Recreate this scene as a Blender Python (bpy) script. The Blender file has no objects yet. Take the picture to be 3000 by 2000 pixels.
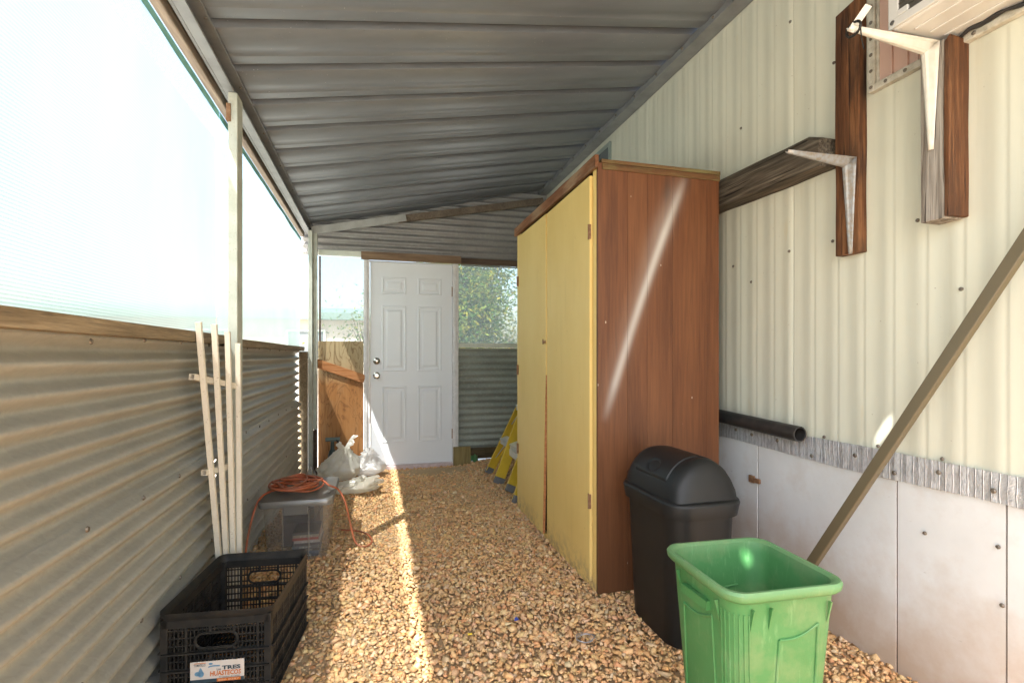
import bpy, bmesh, math, random
import numpy as np
from mathutils import Vector, Matrix, Quaternion, noise as mnoise
random.seed(7); rng = np.random.default_rng(11)
SC = bpy.context.scene; COL = SC.collection
R = math.radians
# ------------------------------------------------------------------ camera, sky, sun, exposure
cam_d = bpy.data.cameras.new('camera'); cam = bpy.data.objects.new('camera', cam_d); COL.objects.link(cam)
cam.location = (0, 0, 1.12); cam.rotation_euler = (R(90), 0, R(-14.91))
cam_d.sensor_width = 36; cam_d.lens = 17.82; cam_d.shift_y = 0.014; cam_d.clip_start = 0.02; cam_d.clip_end = 800
SC.camera = cam
SUN_TRAVEL = Vector((0.40, 0.55, -1.0)).normalized()
world = bpy.data.worlds.new('World'); SC.world = world; world.use_nodes = True
wn = world.node_tree.nodes; wl = world.node_tree.links; wn.clear()
sky = wn.new('ShaderNodeTexSky'); sky.sky_type = 'NISHITA'; sky.sun_disc = False
sky.sun_elevation = math.asin(-SUN_TRAVEL.z); sky.sun_rotation = math.atan2(-SUN_TRAVEL.x, -SUN_TRAVEL.y)
sky.air_density = 1.2; sky.dust_density = 3.5; sky.ozone_density = 1.0
bg = wn.new('ShaderNodeBackground'); bg.inputs['Strength'].default_value = 0.14
wo = wn.new('ShaderNodeOutputWorld'); wl.new(sky.outputs[0], bg.inputs[0]); wl.new(bg.outputs[0], wo.inputs[0])
sun_d = bpy.data.lights.new('sun', 'SUN'); sun_d.energy = 5.0; sun_d.angle = R(0.55); sun_d.color = (1.0, 0.96, 0.905)
sun = bpy.data.objects.new('sun', sun_d); COL.objects.link(sun)
sun.rotation_euler = SUN_TRAVEL.to_track_quat('-Z', 'Y').to_euler(); sun.location = (-4, -5, 12)
vs = SC.view_settings; vs.view_transform = 'Standard'; vs.look = 'None'; vs.gamma = 1.0; vs.use_curve_mapping = False
vs.exposure = 2.4
cy = SC.cycles; cy.use_denoising = True; cy.max_bounces = 10; cy.diffuse_bounces = 6; cy.glossy_bounces = 4
cy.transparent_max_bounces = 16; cy.transmission_bounces = 6; cy.caustics_reflective = False; cy.caustics_refractive = False
cy.sample_clamp_indirect = 8.0

# ------------------------------------------------------------------ material helper
class Mat:
    def __init__(s, name):
        s.m = bpy.data.materials.new(name); s.m.use_nodes = True
        s.t = s.m.node_tree; s.t.nodes.clear()
        s.o = s.n('ShaderNodeOutputMaterial'); s.co = None
    def n(s, k, **kw):
        x = s.t.nodes.new(k)
        for a, b in kw.items(): setattr(x, a, b)
        return x
    def l(s, a, b): s.t.links.new(a, b)
    def put(s, sock, v):
        if isinstance(v, bpy.types.NodeSocket): s.l(v, sock)
        else:
            if sock.type == 'RGBA' and len(v) == 3: v = (*v, 1)
            sock.default_value = v
    def obj(s):
        if s.co is None: s.co = s.n('ShaderNodeTexCoord').outputs['Object']
        return s.co
    def coord(s, scale=(1, 1, 1), loc=(0, 0, 0), rot=(0, 0, 0), rand=0.0):
        mp = s.n('ShaderNodeMapping'); src = s.obj()
        if rand:
            oi = s.n('ShaderNodeObjectInfo'); vm = s.n('ShaderNodeVectorMath', operation='SCALE')
            cb = s.n('ShaderNodeCombineXYZ')
            for i in range(3): s.l(oi.outputs['Random'], cb.inputs[i])
            s.l(cb.outputs[0], vm.inputs[0]); vm.inputs['Scale'].default_value = rand
            ad = s.n('ShaderNodeVectorMath', operation='ADD'); s.l(src, ad.inputs[0]); s.l(vm.outputs[0], ad.inputs[1]); src = ad.outputs[0]
        s.l(src, mp.inputs[0]); mp.inputs['Scale'].default_value = scale; mp.inputs['Location'].default_value = loc; mp.inputs['Rotation'].default_value = rot
        return mp.outputs[0]
    def noise(s, scale=5, detail=4, vec=None, rough=.55, dist=0.0):
        x = s.n('ShaderNodeTexNoise'); s.l(vec if vec else s.obj(), x.inputs['Vector'])
        x.inputs['Scale'].default_value = scale; x.inputs['Detail'].default_value = detail
        x.inputs['Roughness'].default_value = rough; x.inputs['Distortion'].default_value = dist
        return x.outputs['Fac']
    def voro(s, scale=5, vec=None, feature='F1', out='Distance'):
        x = s.n('ShaderNodeTexVoronoi', feature=feature); s.l(vec if vec else s.obj(), x.inputs['Vector']); x.inputs['Scale'].default_value = scale
        return x.outputs[out]
    def ramp(s, fac, stops, interp='LINEAR'):
        x = s.n('ShaderNodeValToRGB'); x.color_ramp.interpolation = interp; el = x.color_ramp.elements
        while len(el) < len(stops): el.new(0.5)
        for e, (p, c) in zip(el, stops):
            e.position = p; e.color = (c, c, c, 1) if isinstance(c, (int, float)) else (*c, 1)
        s.l(fac, x.inputs[0]); return x.outputs[0]
    def mix(s, fac, a, b, blend='MIX'):
        x = s.n('ShaderNodeMix', data_type='RGBA', blend_type=blend)
        s.put(x.inputs[0], fac); s.put(x.inputs[6], a); s.put(x.inputs[7], b); return x.outputs[2]
    def math(s, op, a, b=0.0, clamp=False):
        x = s.n('ShaderNodeMath', operation=op, use_clamp=clamp); s.put(x.inputs[0], a); s.put(x.inputs[1], b); return x.outputs[0]
    def sep(s, v=None):
        x = s.n('ShaderNodeSeparateXYZ'); s.l(v if v else s.obj(), x.inputs[0]); return x.outputs
    def bump(s, h, strength=.3, dist=.004, nrm=None):
        x = s.n('ShaderNodeBump'); s.l(h, x.inputs['Height']); x.inputs['Strength'].default_value = strength; x.inputs['Distance'].default_value = dist
        if nrm: s.l(nrm, x.inputs['Normal'])
        return x.outputs[0]
    def bsdf(s, color, rough=.6, metal=0.0, nrm=None, spec=None, coat=None, alpha=None):
        b = s.n('ShaderNodeBsdfPrincipled'); s.put(b.inputs['Base Color'], color); s.put(b.inputs['Roughness'], rough); s.put(b.inputs['Metallic'], metal)
        if nrm: s.l(nrm, b.inputs['Normal'])
        if spec is not None: b.inputs['Specular IOR Level'].default_value = spec
        if coat: b.inputs['Coat Weight'].default_value = coat; b.inputs['Coat Roughness'].default_value = .2
        return b.outputs[0]
    def mixsh(s, f, a, b):
        x = s.n('ShaderNodeMixShader'); s.put(x.inputs[0], f); s.l(a, x.inputs[1]); s.l(b, x.inputs[2]); return x.outputs[0]
    def transp(s, c=(1, 1, 1)):
        x = s.n('ShaderNodeBsdfTransparent'); s.put(x.inputs[0], c); return x.outputs[0]
    def transl(s, c):
        x = s.n('ShaderNodeBsdfTranslucent'); s.put(x.inputs[0], c); return x.outputs[0]
    def out(s, sh): s.l(sh, s.o.inputs[0]); return s.m

def dirty(name, c, c2=None, rough=.6, metal=0., scale=6., amt=.5, fine=90., bump=.15, speck=None, rand=0.0, spec=None, coat=None, bdist=.002):
    """paint, plastic or metal with blotchy wear and fine relief"""
    M = Mat(name); v = M.coord(rand=rand)
    c2 = c2 or tuple(x * .72 for x in c)
    n1 = M.noise(scale, 6, v); n2 = M.noise(fine, 3, v)
    col = M.mix(M.math('MULTIPLY', M.ramp(n1, [(.38, 0), (.72, 1)]), amt), c, c2)
    if speck:
        col = M.mix(M.math('MULTIPLY', M.ramp(M.noise(scale * 9, 4, v), [(.62, 0), (.7, 1)]), .7), col, speck)
    rg = M.math('ADD', rough - .06, M.math('MULTIPLY', n1, .12))
    return M.out(M.bsdf(col, rg, metal, M.bump(n2, bump, bdist), spec, coat))

def wood(name, axis, dark, mid, light, gs=26., rough=.7, bump=.35, stain=None, rand=3.0, stretch=.06, crack=0.0):
    M = Mat(name); sc = [1, 1, 1]; sc[axis] = stretch
    v = M.coord(tuple(sc), rand=rand)
    g = M.noise(gs * 2.6, 8, v, .68, .3); big = M.noise(gs * .35, 4, v, .55, .8)
    f = M.math('ADD', M.math('MULTIPLY', g, .6), M.math('MULTIPLY', big, .4))
    col = M.ramp(f, [(.35, dark), (.5, mid), (.63, light)])
    fine = M.noise(gs * 9, 3, v)
    col = M.mix(.35, col, M.ramp(fine, [(.3, dark), (.65, light)]), 'OVERLAY')
    h = M.math('ADD', g, M.math('MULTIPLY', fine, .4))
    if stain:
        s2 = [1, 1, 1]; s2[axis] = .22
        sm = M.ramp(M.noise(11, 6, M.coord(tuple(s2), rand=rand), .65), [(.46, 0), (.62, 1)])
        col = M.mix(M.math('MULTIPLY', sm, .85), col, stain)
    if crack:
        s3 = [1, 1, 1]; s3[axis] = .03
        ck = M.ramp(M.noise(gs * 3.2, 3, M.coord(tuple(s3), loc=(5, 3, 1), rand=rand), .5), [(.30, 1), (.38, 0)])
        col = M.mix(M.math('MULTIPLY', ck, crack), col, tuple(x * .25 for x in dark)); h = M.math('SUBTRACT', h, M.math('MULTIPLY', ck, 1.5))
    return M.out(M.bsdf(col, rough, 0, M.bump(h, bump, .004), .3))

# ------------------------------------------------------------------ mesh helper
class MB:
    def __init__(s): s.v = []; s.f = []
    def add(s, vs, fs):
        o = len(s.v); s.v += [tuple(p) for p in vs]; s.f += [tuple(i + o for i in f) for f in fs]; return s
    def box(s, a, b, rot=None):
        x0, y0, z0 = a; x1, y1, z1 = b
        p = [Vector(q) for q in ((x0, y0, z0), (x1, y0, z0), (x1, y1, z0), (x0, y1, z0), (x0, y0, z1), (x1, y0, z1), (x1, y1, z1), (x0, y1, z1))]
        if rot:
            c = sum(p, Vector()) / 8; p = [c + rot @ (q - c) for q in p]
        return s.add(p, [(0, 3, 2, 1), (4, 5, 6, 7), (0, 1, 5, 4), (1, 2, 6, 5), (2, 3, 7, 6), (3, 0, 4, 7)])
    def bar(s, p, q, w, h, up=(0, 0, 1), w2=None, h2=None):
        p = Vector(p); q = Vector(q); d = (q - p).normalized(); u = Vector(up)
        sd = d.cross(u)
        if sd.length < 1e-4: sd = d.cross(Vector((1, 0, 0)))
        sd.normalize(); u = sd.cross(d).normalized(); w2 = w2 or w; h2 = h2 or h; P = []
        for c, a, b in ((p, w, h), (q, w2, h2)):
            for i, j in ((-1, -1), (1, -1), (1, 1), (-1, 1)): P.append(c + sd * a * .5 * i + u * b * .5 * j)
        return s.add(P, [(3, 2, 1, 0), (4, 5, 6, 7), (0, 1, 5, 4), (1, 2, 6, 5), (2, 3, 7, 6), (3, 0, 4, 7)])
    def tube(s, pts, r, n=8, cap=True, closed=False):
        pts = [Vector(p) for p in pts]; N = len(pts); P = []; F = []; pu = None
        for i, c in enumerate(pts):
            a = pts[(i - 1) % N] if (closed or i) else c; b = pts[(i + 1) % N] if (closed or i < N - 1) else c
            d = (b - a)
            d = d.normalized() if d.length > 1e-9 else Vector((0, 0, 1))
            if pu is None: pu = d.orthogonal().normalized()
            pu = (pu - d * pu.dot(d))
            pu = pu.normalized() if pu.length > 1e-6 else d.orthogonal().normalized()
            w = d.cross(pu); rr = r[i] if isinstance(r, (list, tuple)) else r
            for k in range(n):
                t = 2 * math.pi * k / n; P.append(c + (pu * math.cos(t) + w * math.sin(t)) * rr)
        for i in range(N if closed else N - 1):
            for k in range(n):
                j = (i + 1) % N; F.append((i * n + k, i * n + (k + 1) % n, j * n + (k + 1) % n, j * n + k))
        if cap and not closed: F += [tuple(range(n - 1, -1, -1)), tuple((N - 1) * n + k for k in range(n))]
        return s.add(P, F)
    def cyl(s, p, q, r, n=16, r2=None): return s.tube([p, q], [r, r2 if r2 is not None else r], n)
    def lathe(s, prof, c, n=24, axis=(0, 0, 1)):
        q = Vector((0, 0, 1)).rotation_difference(Vector(axis)); P = []; F = []; c = Vector(c)
        for r, z in prof:
            for k in range(n):
                t = 2 * math.pi * k / n; P.append(c + q @ Vector((r * math.cos(t), r * math.sin(t), z)))
        for i in range(len(prof) - 1):
            for k in range(n): F.append((i * n + k, i * n + (k + 1) % n, (i + 1) * n + (k + 1) % n, (i + 1) * n + k))
        return s.add(P, F)
    def grid(s, fn, nu, nv):
        o = [fn(i / nu, j / nv) for i in range(nu + 1) for j in range(nv + 1)]
        return s.add(o, [(i * (nv + 1) + j, (i + 1) * (nv + 1) + j, (i + 1) * (nv + 1) + j + 1, i * (nv + 1) + j + 1) for i in range(nu) for j in range(nv)])
    def loops(s, L, cap0=False, cap1=False):
        n = len(L[0]); P = [p for l in L for p in l]; F = []
        for i in range(len(L) - 1):
            for k in range(n): F.append((i * n + k, i * n + (k + 1) % n, (i + 1) * n + (k + 1) % n, (i + 1) * n + k))
        if cap0: F.append(tuple(range(n - 1, -1, -1)))
        if cap1: F.append(tuple((len(L) - 1) * n + k for k in range(n)))
        return s.add(P, F)
    def build(s, name, m, parent=None, smooth=None, bevel=0.0, solid=0.0):
        off = wloc(parent) if parent else Vector()
        me = bpy.data.meshes.new(name); me.from_pydata([tuple(Vector(p) - off) for p in s.v], [], s.f)
        b = bmesh.new(); b.from_mesh(me); bmesh.ops.recalc_face_normals(b, faces=b.faces) if solid >= 0 else None; b.to_mesh(me); b.free()
        me.materials.append(m); o = bpy.data.objects.new(name, me); COL.objects.link(o)
        if parent: o.parent = parent
        if smooth is not None:
            me.polygons.foreach_set('use_smooth', [True] * len(me.polygons)); me.set_sharp_from_angle(angle=R(smooth))
        if bevel:
            d = o.modifiers.new('bevel', 'BEVEL'); d.width = bevel; d.segments = 2; d.limit_method = 'ANGLE'; d.angle_limit = R(40)
        if solid > 0:
            d = o.modifiers.new('thickness', 'SOLIDIFY'); d.thickness = solid; d.offset = 0
        return o
def wloc(o):
    v = Vector()
    while o: v += o.location; o = o.parent
    return v
def tag(o, label=None, cat=None, group=None, kind=None):
    if label: o['label'] = label
    if cat: o['category'] = cat
    if group: o['group'] = group
    if kind: o['kind'] = kind
    return o
def thing(name, loc, label, cat, group=None):
    o = bpy.data.objects.new(name, None); COL.objects.link(o); o.location = loc; o.empty_display_size = .1
    return tag(o, label, cat, group)
def rrect(cx, cy, hx, hy, r, z, n=6, rot=0.0):
    P = []; r = min(r, hx, hy)
    for sx, sy, a0 in ((1, 1, 0), (-1, 1, 90), (-1, -1, 180), (1, -1, 270)):
        for k in range(n + 1):
            a = R(a0 + 90 * k / n); x = sx * (hx - r) + r * math.cos(a); y = sy * (hy - r) + r * math.sin(a)
            P.append((cx + x * math.cos(rot) - y * math.sin(rot), cy + x * math.sin(rot) + y * math.cos(rot), z))
    return P
def text_mesh(name, body, m, parent, origin, xdir, updir, size, width=None, bold=0.0, shear=0.0):
    """raised-ink lettering as a thin mesh lying on a surface"""
    cu = bpy.data.curves.new(name, 'FONT'); cu.body = body; cu.size = 1.0; cu.offset = bold; cu.shear = shear; cu.extrude = 0.0; cu.resolution_u = 2
    to = bpy.data.objects.new('tmp', cu); COL.objects.link(to); dg = bpy.context.evaluated_depsgraph_get(); dg.update()
    me = bpy.data.meshes.new_from_object(to.evaluated_get(dg)); bpy.data.objects.remove(to); bpy.data.curves.remove(cu)
    co = np.empty(len(me.vertices) * 3); me.vertices.foreach_get('co', co); co = co.reshape(-1, 3)
    if len(co) == 0: return None
    mn = co.min(0); ext = co.max(0) - mn; sy = size / max(ext[1], 1e-6); sx = (width / max(ext[0], 1e-6)) if width else sy
    xd = Vector(xdir).normalized(); ud = Vector(updir).normalized(); off = Vector(origin) - wloc(parent)
    new = [off + xd * ((p[0] - mn[0]) * sx) + ud * ((p[1] - mn[1]) * sy) for p in co]
    for v, p in zip(me.vertices, new): v.co = p
    me.name = name; me.materials.clear(); me.materials.append(m)
    o = bpy.data.objects.new(name, me); COL.objects.link(o); o.parent = parent; return o

ROOF_L, ROOF_S = 2.3966, 0.225
def zr(x): return ROOF_L + ROOF_S * (x + .62)

# ================================================================== MATERIALS
m_post = dirty('weathered post paint', (.50, .525, .47), (.35, .365, .31), .6, scale=14, amt=.7, fine=220, bump=.4, speck=(.3, .29, .22))
m_rail = wood('weathered rail wood', 1, (.13, .10, .065), (.27, .215, .14), (.40, .33, .23), 30)
m_nailer = wood('grey brown nailer wood', 1, (.08, .065, .05), (.19, .155, .12), (.28, .235, .18), 30)
m_beam = dirty('dull aluminium beam', (.27, .28, .285), (.17, .175, .18), .5, .35, scale=9, amt=.7)
m_white_trim = dirty('chalky pale trim paint', (.70, .73, .66), (.5, .53, .45), .55, scale=11, amt=.6, speck=(.35, .33, .28))
m_rafter = dirty('grey flaking rafter paint', (.42, .43, .42), (.28, .28, .27), .6, scale=14, amt=.7, speck=(.2, .19, .17))
m_jamb = dirty('white jamb paint', (.74, .73, .74), (.52, .51, .51), .5, scale=16, amt=.6, speck=(.3, .28, .26))
m_door = dirty('white door enamel', (.77, .80, .85), (.70, .725, .77), .38, scale=3.5, amt=.35, fine=60, bump=.04)
m_chrome = dirty('brushed nickel', (.62, .60, .57), (.45, .43, .4), .22, 1.0, scale=20, bump=.02)
m_rust = dirty('rusty steel', (.20, .10, .05), (.36, .22, .12), .75, .3, scale=60, amt=.9)
m_screw = dirty('dull screw head', (.16, .14, .12), (.3, .25, .18), .5, .6, scale=80)
m_hem = dirty('teal hem tape', (.22, .50, .46), (.15, .38, .38), .7, scale=30)

def corrug_mat(name, c, c2, metal, rough, axis, speck):
    M = Mat(name); sc = [1, 1, 1]; sc[axis] = .35; v = M.coord(tuple(sc), rand=2.0)
    n = M.noise(7, 7, v, .62); st = M.noise(34, 4, M.coord((1, 1, 1), rand=2.0)); g = M.voro(90, M.coord(), out='Color')
    col = M.mix(M.ramp(n, [(.35, 0), (.7, 1)]), c, c2)
    col = M.mix(M.math('MULTIPLY', M.ramp(st, [(.52, 0), (.7, 1)]), .35), col, speck)
    gg = M.n('ShaderNodeRGBToBW'); M.l(g, gg.inputs[0]); col = M.mix(.16, col, M.ramp(gg.outputs[0], [(0, .3), (1, .7)]), 'OVERLAY')
    return M.out(M.bsdf(col, M.math('ADD', rough - .1, M.math('MULTIPLY', n, .22)), metal, M.bump(M.noise(120, 3, v), .12, .002)))
m_corr = corrug_mat('dusty galvanised sheet', (.395, .385, .335), (.345, .335, .29), .3, .48, 1, (.43, .415, .36))
m_corr_g = corrug_mat('grey green galvanised sheet', (.34, .37, .33), (.23, .25, .225), .2, .55, 0, (.42, .44, .38))
m_gable = corrug_mat('grey galvanised gable sheet', (.34, .34, .335), (.25, .25, .245), .35, .45, 0, (.42, .42, .41))

def hole(p, r):     # where the sun ray that lands on p passes the roof
    t = (zr(p[0]) - p[2]) / (1.0 + .225 * .40); return (p[0] - .40 * t, p[1] - .55 * t, r)
HOLES = [hole((1.79, 1.437, .877), .017), hole((1.095, 1.318, .500), .015)]
def roof_mat():
    M = Mat('chalky aluminium roof pan'); v = M.coord((.18, 1, 1), rand=2.0)
    n = M.noise(16, 6, v, .6); b = M.noise(3, 4, M.coord((.6, 1, 1)), .6)
    col = M.mix(M.ramp(n, [(.25, 0), (.78, 1)]), (.20, .213, .23), (.25, .266, .286))
    col = M.mix(M.math('MULTIPLY', M.ramp(b, [(.45, 0), (.7, 1)]), .3), col, (.175, .185, .20))
    sp = M.ramp(M.voro(38, M.coord()), [(.05, 1), (.1, 0)])
    spm = M.math('MULTIPLY', sp, M.ramp(M.noise(5, 3), [(.48, 0), (.6, 1)]))
    col = M.mix(M.math('MULTIPLY', spm, .65), col, (.6, .6, .58))
    ds = M.ramp(M.voro(30, M.coord(loc=(3, 3, 3))), [(.03, 1), (.07, 0)])
    col = M.mix(M.math('MULTIPLY', ds, .5), col, (.06, .055, .05))
    sh = M.bsdf(col, M.math('ADD', .32, M.math('MULTIPLY', n, .2)), .4, M.bump(n, .1, .003))
    x, y, z = M.sep(); op = None
    for hx, hy, hr in HOLES:      # punched screw holes that let the sun through
        dx = M.math('DIVIDE', M.math('SUBTRACT', x, hx), hr); dy = M.math('DIVIDE', M.math('SUBTRACT', y, hy), hr)
        h = M.math('LESS_THAN', M.math('ADD', M.math('MULTIPLY', dx, dx), M.math('MULTIPLY', dy, dy)), 1.0)
        op = h if op is None else M.math('MAXIMUM', op, h)
    return M.out(M.mixsh(op, sh, M.transp()))
m_roof = roof_mat()

def cloth_mat(name, holes, tint, period, axis, contrast, diff):
    """knitted shade cloth: open mesh (clear) between translucent threads"""
    M = Mat(name); x = M.sep()
    w = M.math('SINE', M.math('MULTIPLY', M.math('ADD', x[axis], M.math('MULTIPLY', M.noise(1.3, 2), .012)), 2 * math.pi / period))
    w = M.math('MULTIPLY', M.math('ADD', w, 1.0), .5)
    g = M.noise(330, 2, M.coord((1, 1, 1))); b = M.noise(1.6, 4, M.coord((1, 1, .5)), .6)
    sun_band = M.math('MULTIPLY', M.ramp(x[2], [(0.0, 0), (1.0, 0)]), 1.0) if axis == 0 else M.math('MULTIPLY', M.math('MULTIPLY', M.math('GREATER_THAN', x[2], 2.085), M.math('LESS_THAN', x[1], 2.25)), .27)      # clearer band added below the hem to cast a bright sun strip
    f = M.math('ADD', M.math('ADD', holes - .5 * contrast - .16, sun_band), M.math('ADD', M.math('MULTIPLY', w, contrast), M.math('ADD', M.math('MULTIPLY', b, .18), M.math('MULTIPLY', g, .14))), clamp=True)
    tint = M.mix(1.0, M.mix(M.math('MULTIPLY', w, 1.0), tuple(t * .72 for t in tint), tuple(t * 1.08 for t in tint)), M.ramp(M.noise(2.2, 4, M.coord((1, 1, .35), rot=(.9, 0, 0)), .6), [(.3, (.85, .95, .95)), (.65, (1, 1, 1))]), 'MULTIPLY'); tl = M.transl(tint); df = M.n('ShaderNodeBsdfDiffuse'); M.put(df.inputs[0], diff)
    return M.out(M.mixsh(f, M.mixsh(.30, tl, df.outputs[0]), M.transp((.97, 1, .985))))
m_cloth = cloth_mat('mint knitted shade cloth', .16, (.195, .235, .228),   .0085, 2, .08, (.34, .42, .38))
m_cloth_far = cloth_mat('pale knitted shade cloth', .155, (.20, .25, .235), .0075, 2, .05, (.60, .82, .72))
m_screen = cloth_mat('grainy window screen', .40, (.17, .19, .20), .009, 0, .12, (.30, .34, .35))

def siding_mat():
    M = Mat('cream ribbed aluminium siding'); v = M.coord((1, 1, .25), rand=0)
    n = M.noise(3.2, 5, v, .6); st = M.noise(26, 5, M.coord((1, 1, .05)), .6)
    col = M.mix(M.ramp(n, [(.35, 0), (.7, 1)]), (.63, .63, .52), (.575, .58, .48))
    col = M.mix(M.math('MULTIPLY', M.ramp(st, [(.5, 0), (.75, 1)]), .35), col, (.50, .525, .455))
    y = M.math('MULTIPLY', M.ramp(M.noise(9, 5, M.coord((1, 1, .3), loc=(4, 1, 2)), .6), [(.66, 0), (.74, 1)]), .30)
    col = M.mix(y, col, (.60, .48, .25))
    dp = M.ramp(M.noise(13, 6, M.coord((1, 1, .07), loc=(2, 7, 0)), .65), [(.56, 0), (.74, 1)]); col = M.mix(M.math('MULTIPLY', dp, .30), col, (.44, .41, .30))
    d = M.ramp(M.noise(22, 6, M.coord((1, 1, .45)), .7), [(.60, 0), (.68, 1)])
    xyz = M.sep()
    msk = M.math('MULTIPLY', M.ramp(M.math('ABSOLUTE', M.math('SUBTRACT', xyz[1], 2.85)), [(.25, 1), (.6, 0)]), M.ramp(M.math('ABSOLUTE', M.math('SUBTRACT', xyz[2], 2.36)), [(.14, 1), (.4, 0)]))
    col = M.mix(M.math('MULTIPLY', M.math('MULTIPLY', d, msk), .75), col, (.22, .21, .14))
    sp = M.ramp(M.voro(16, M.coord(loc=(1, 2, 3))), [(.025, 1), (.045, 0)])
    col = M.mix(M.math('MULTIPLY', sp, .6), col, (.25, .2, .14))
    return M.out(M.bsdf(col, .42, 0, M.bump(M.noise(9, 3), .06, .006), .4))
m_siding = siding_mat()
def skirt_mat():
    M = Mat('white skirting panel'); n = M.noise(4, 6, None, .62); xyz = M.sep()
    col = M.mix(M.ramp(n, [(.35, 0), (.75, 1)]), (.68, .70, .705), (.60, .615, .615))
    low = M.math('ADD', M.ramp(xyz[2], [(.02, 1), (.42, 0)]), M.math('MULTIPLY', M.math('SUBTRACT', M.noise(5, 6, None, .65), .5), 1.6), clamp=True)
    col = M.mix(M.math('MULTIPLY', low, .75), col, (.40, .27, .17))      # splashed clay
    sc = M.ramp(M.noise(40, 5, M.coord((1, .3, 1)), .7), [(.66, 0), (.73, 1)])
    col = M.mix(M.math('MULTIPLY', sc, .5), col, (.33, .30, .25))
    return M.out(M.bsdf(col, .45, 0, M.bump(n, .08, .006)))
m_skirt = skirt_mat()
def foil_mat():
    M = Mat('crinkled ribbed foil tape'); xyz = M.sep()
    w = M.math('SINE', M.math('MULTIPLY', xyz[2], 2 * math.pi / .0042)); w2 = M.math('SINE', M.math('MULTIPLY', xyz[1], 2 * math.pi / .021))
    cr = M.noise(24, 6, None, .7); cr2 = M.noise(60, 5, M.coord((1, 1, .4)), .7)
    h = M.math('ADD', M.math('MULTIPLY', w, .25), M.math('ADD', M.math('MULTIPLY', cr, 3.0), M.math('MULTIPLY', M.ramp(w2, [(.8, 0), (1, 1)]), .8)))
    col = M.mix(M.ramp(cr2, [(.45, 0), (.65, 1)]), (.88, .91, .94), (.58, .61, .64))
    col = M.mix(M.math('MULTIPLY', M.ramp(w2, [(.7, 0), (1, 1)]), .6), col, (.25, .26, .27))
    return M.out(M.bsdf(col, .30, .6, M.bump(h, .6, .005)))
m_foil = foil_mat()

def ply_mat():
    M = Mat('rotary cut plywood'); v = M.coord((1.0, 1, .34), loc=(.35, 0, .2))
    n = M.noise(4.6, 3, v, .5, 1.1)
    rings = M.math('FRACT', M.math('MULTIPLY', n, 13.0))
    ln = M.ramp(rings, [(.0, 1), (.10, .35), (.35, 0), (.82, .1), (1, .9)])
    fine = M.noise(70, 4, M.coord((1, 1, .06)))
    col = M.mix(M.math('MULTIPLY', ln, .85), (.37, .17, .055), (.13, .05, .018))
    col = M.mix(.3, col, M.ramp(fine, [(.3, (.22, .09, .03)), (.7, (.46, .24, .10))]))
    xyz = M.sep()
    top = M.math('ADD', M.ramp(xyz[2], [(.83, 0), (1.0, 1)]), M.math('MULTIPLY', M.math('SUBTRACT', M.noise(12, 5, v), .5), .9), clamp=True)
    col = M.mix(M.math('MULTIPLY', top, .8), col, M.mix(ln, (.42, .36, .22), (.20, .14, .07)))   # rain-bleached upper edge
    return M.out(M.bsdf(col, .62, 0, M.bump(fine, .2, .002), .3))
m_ply = ply_mat()

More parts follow.
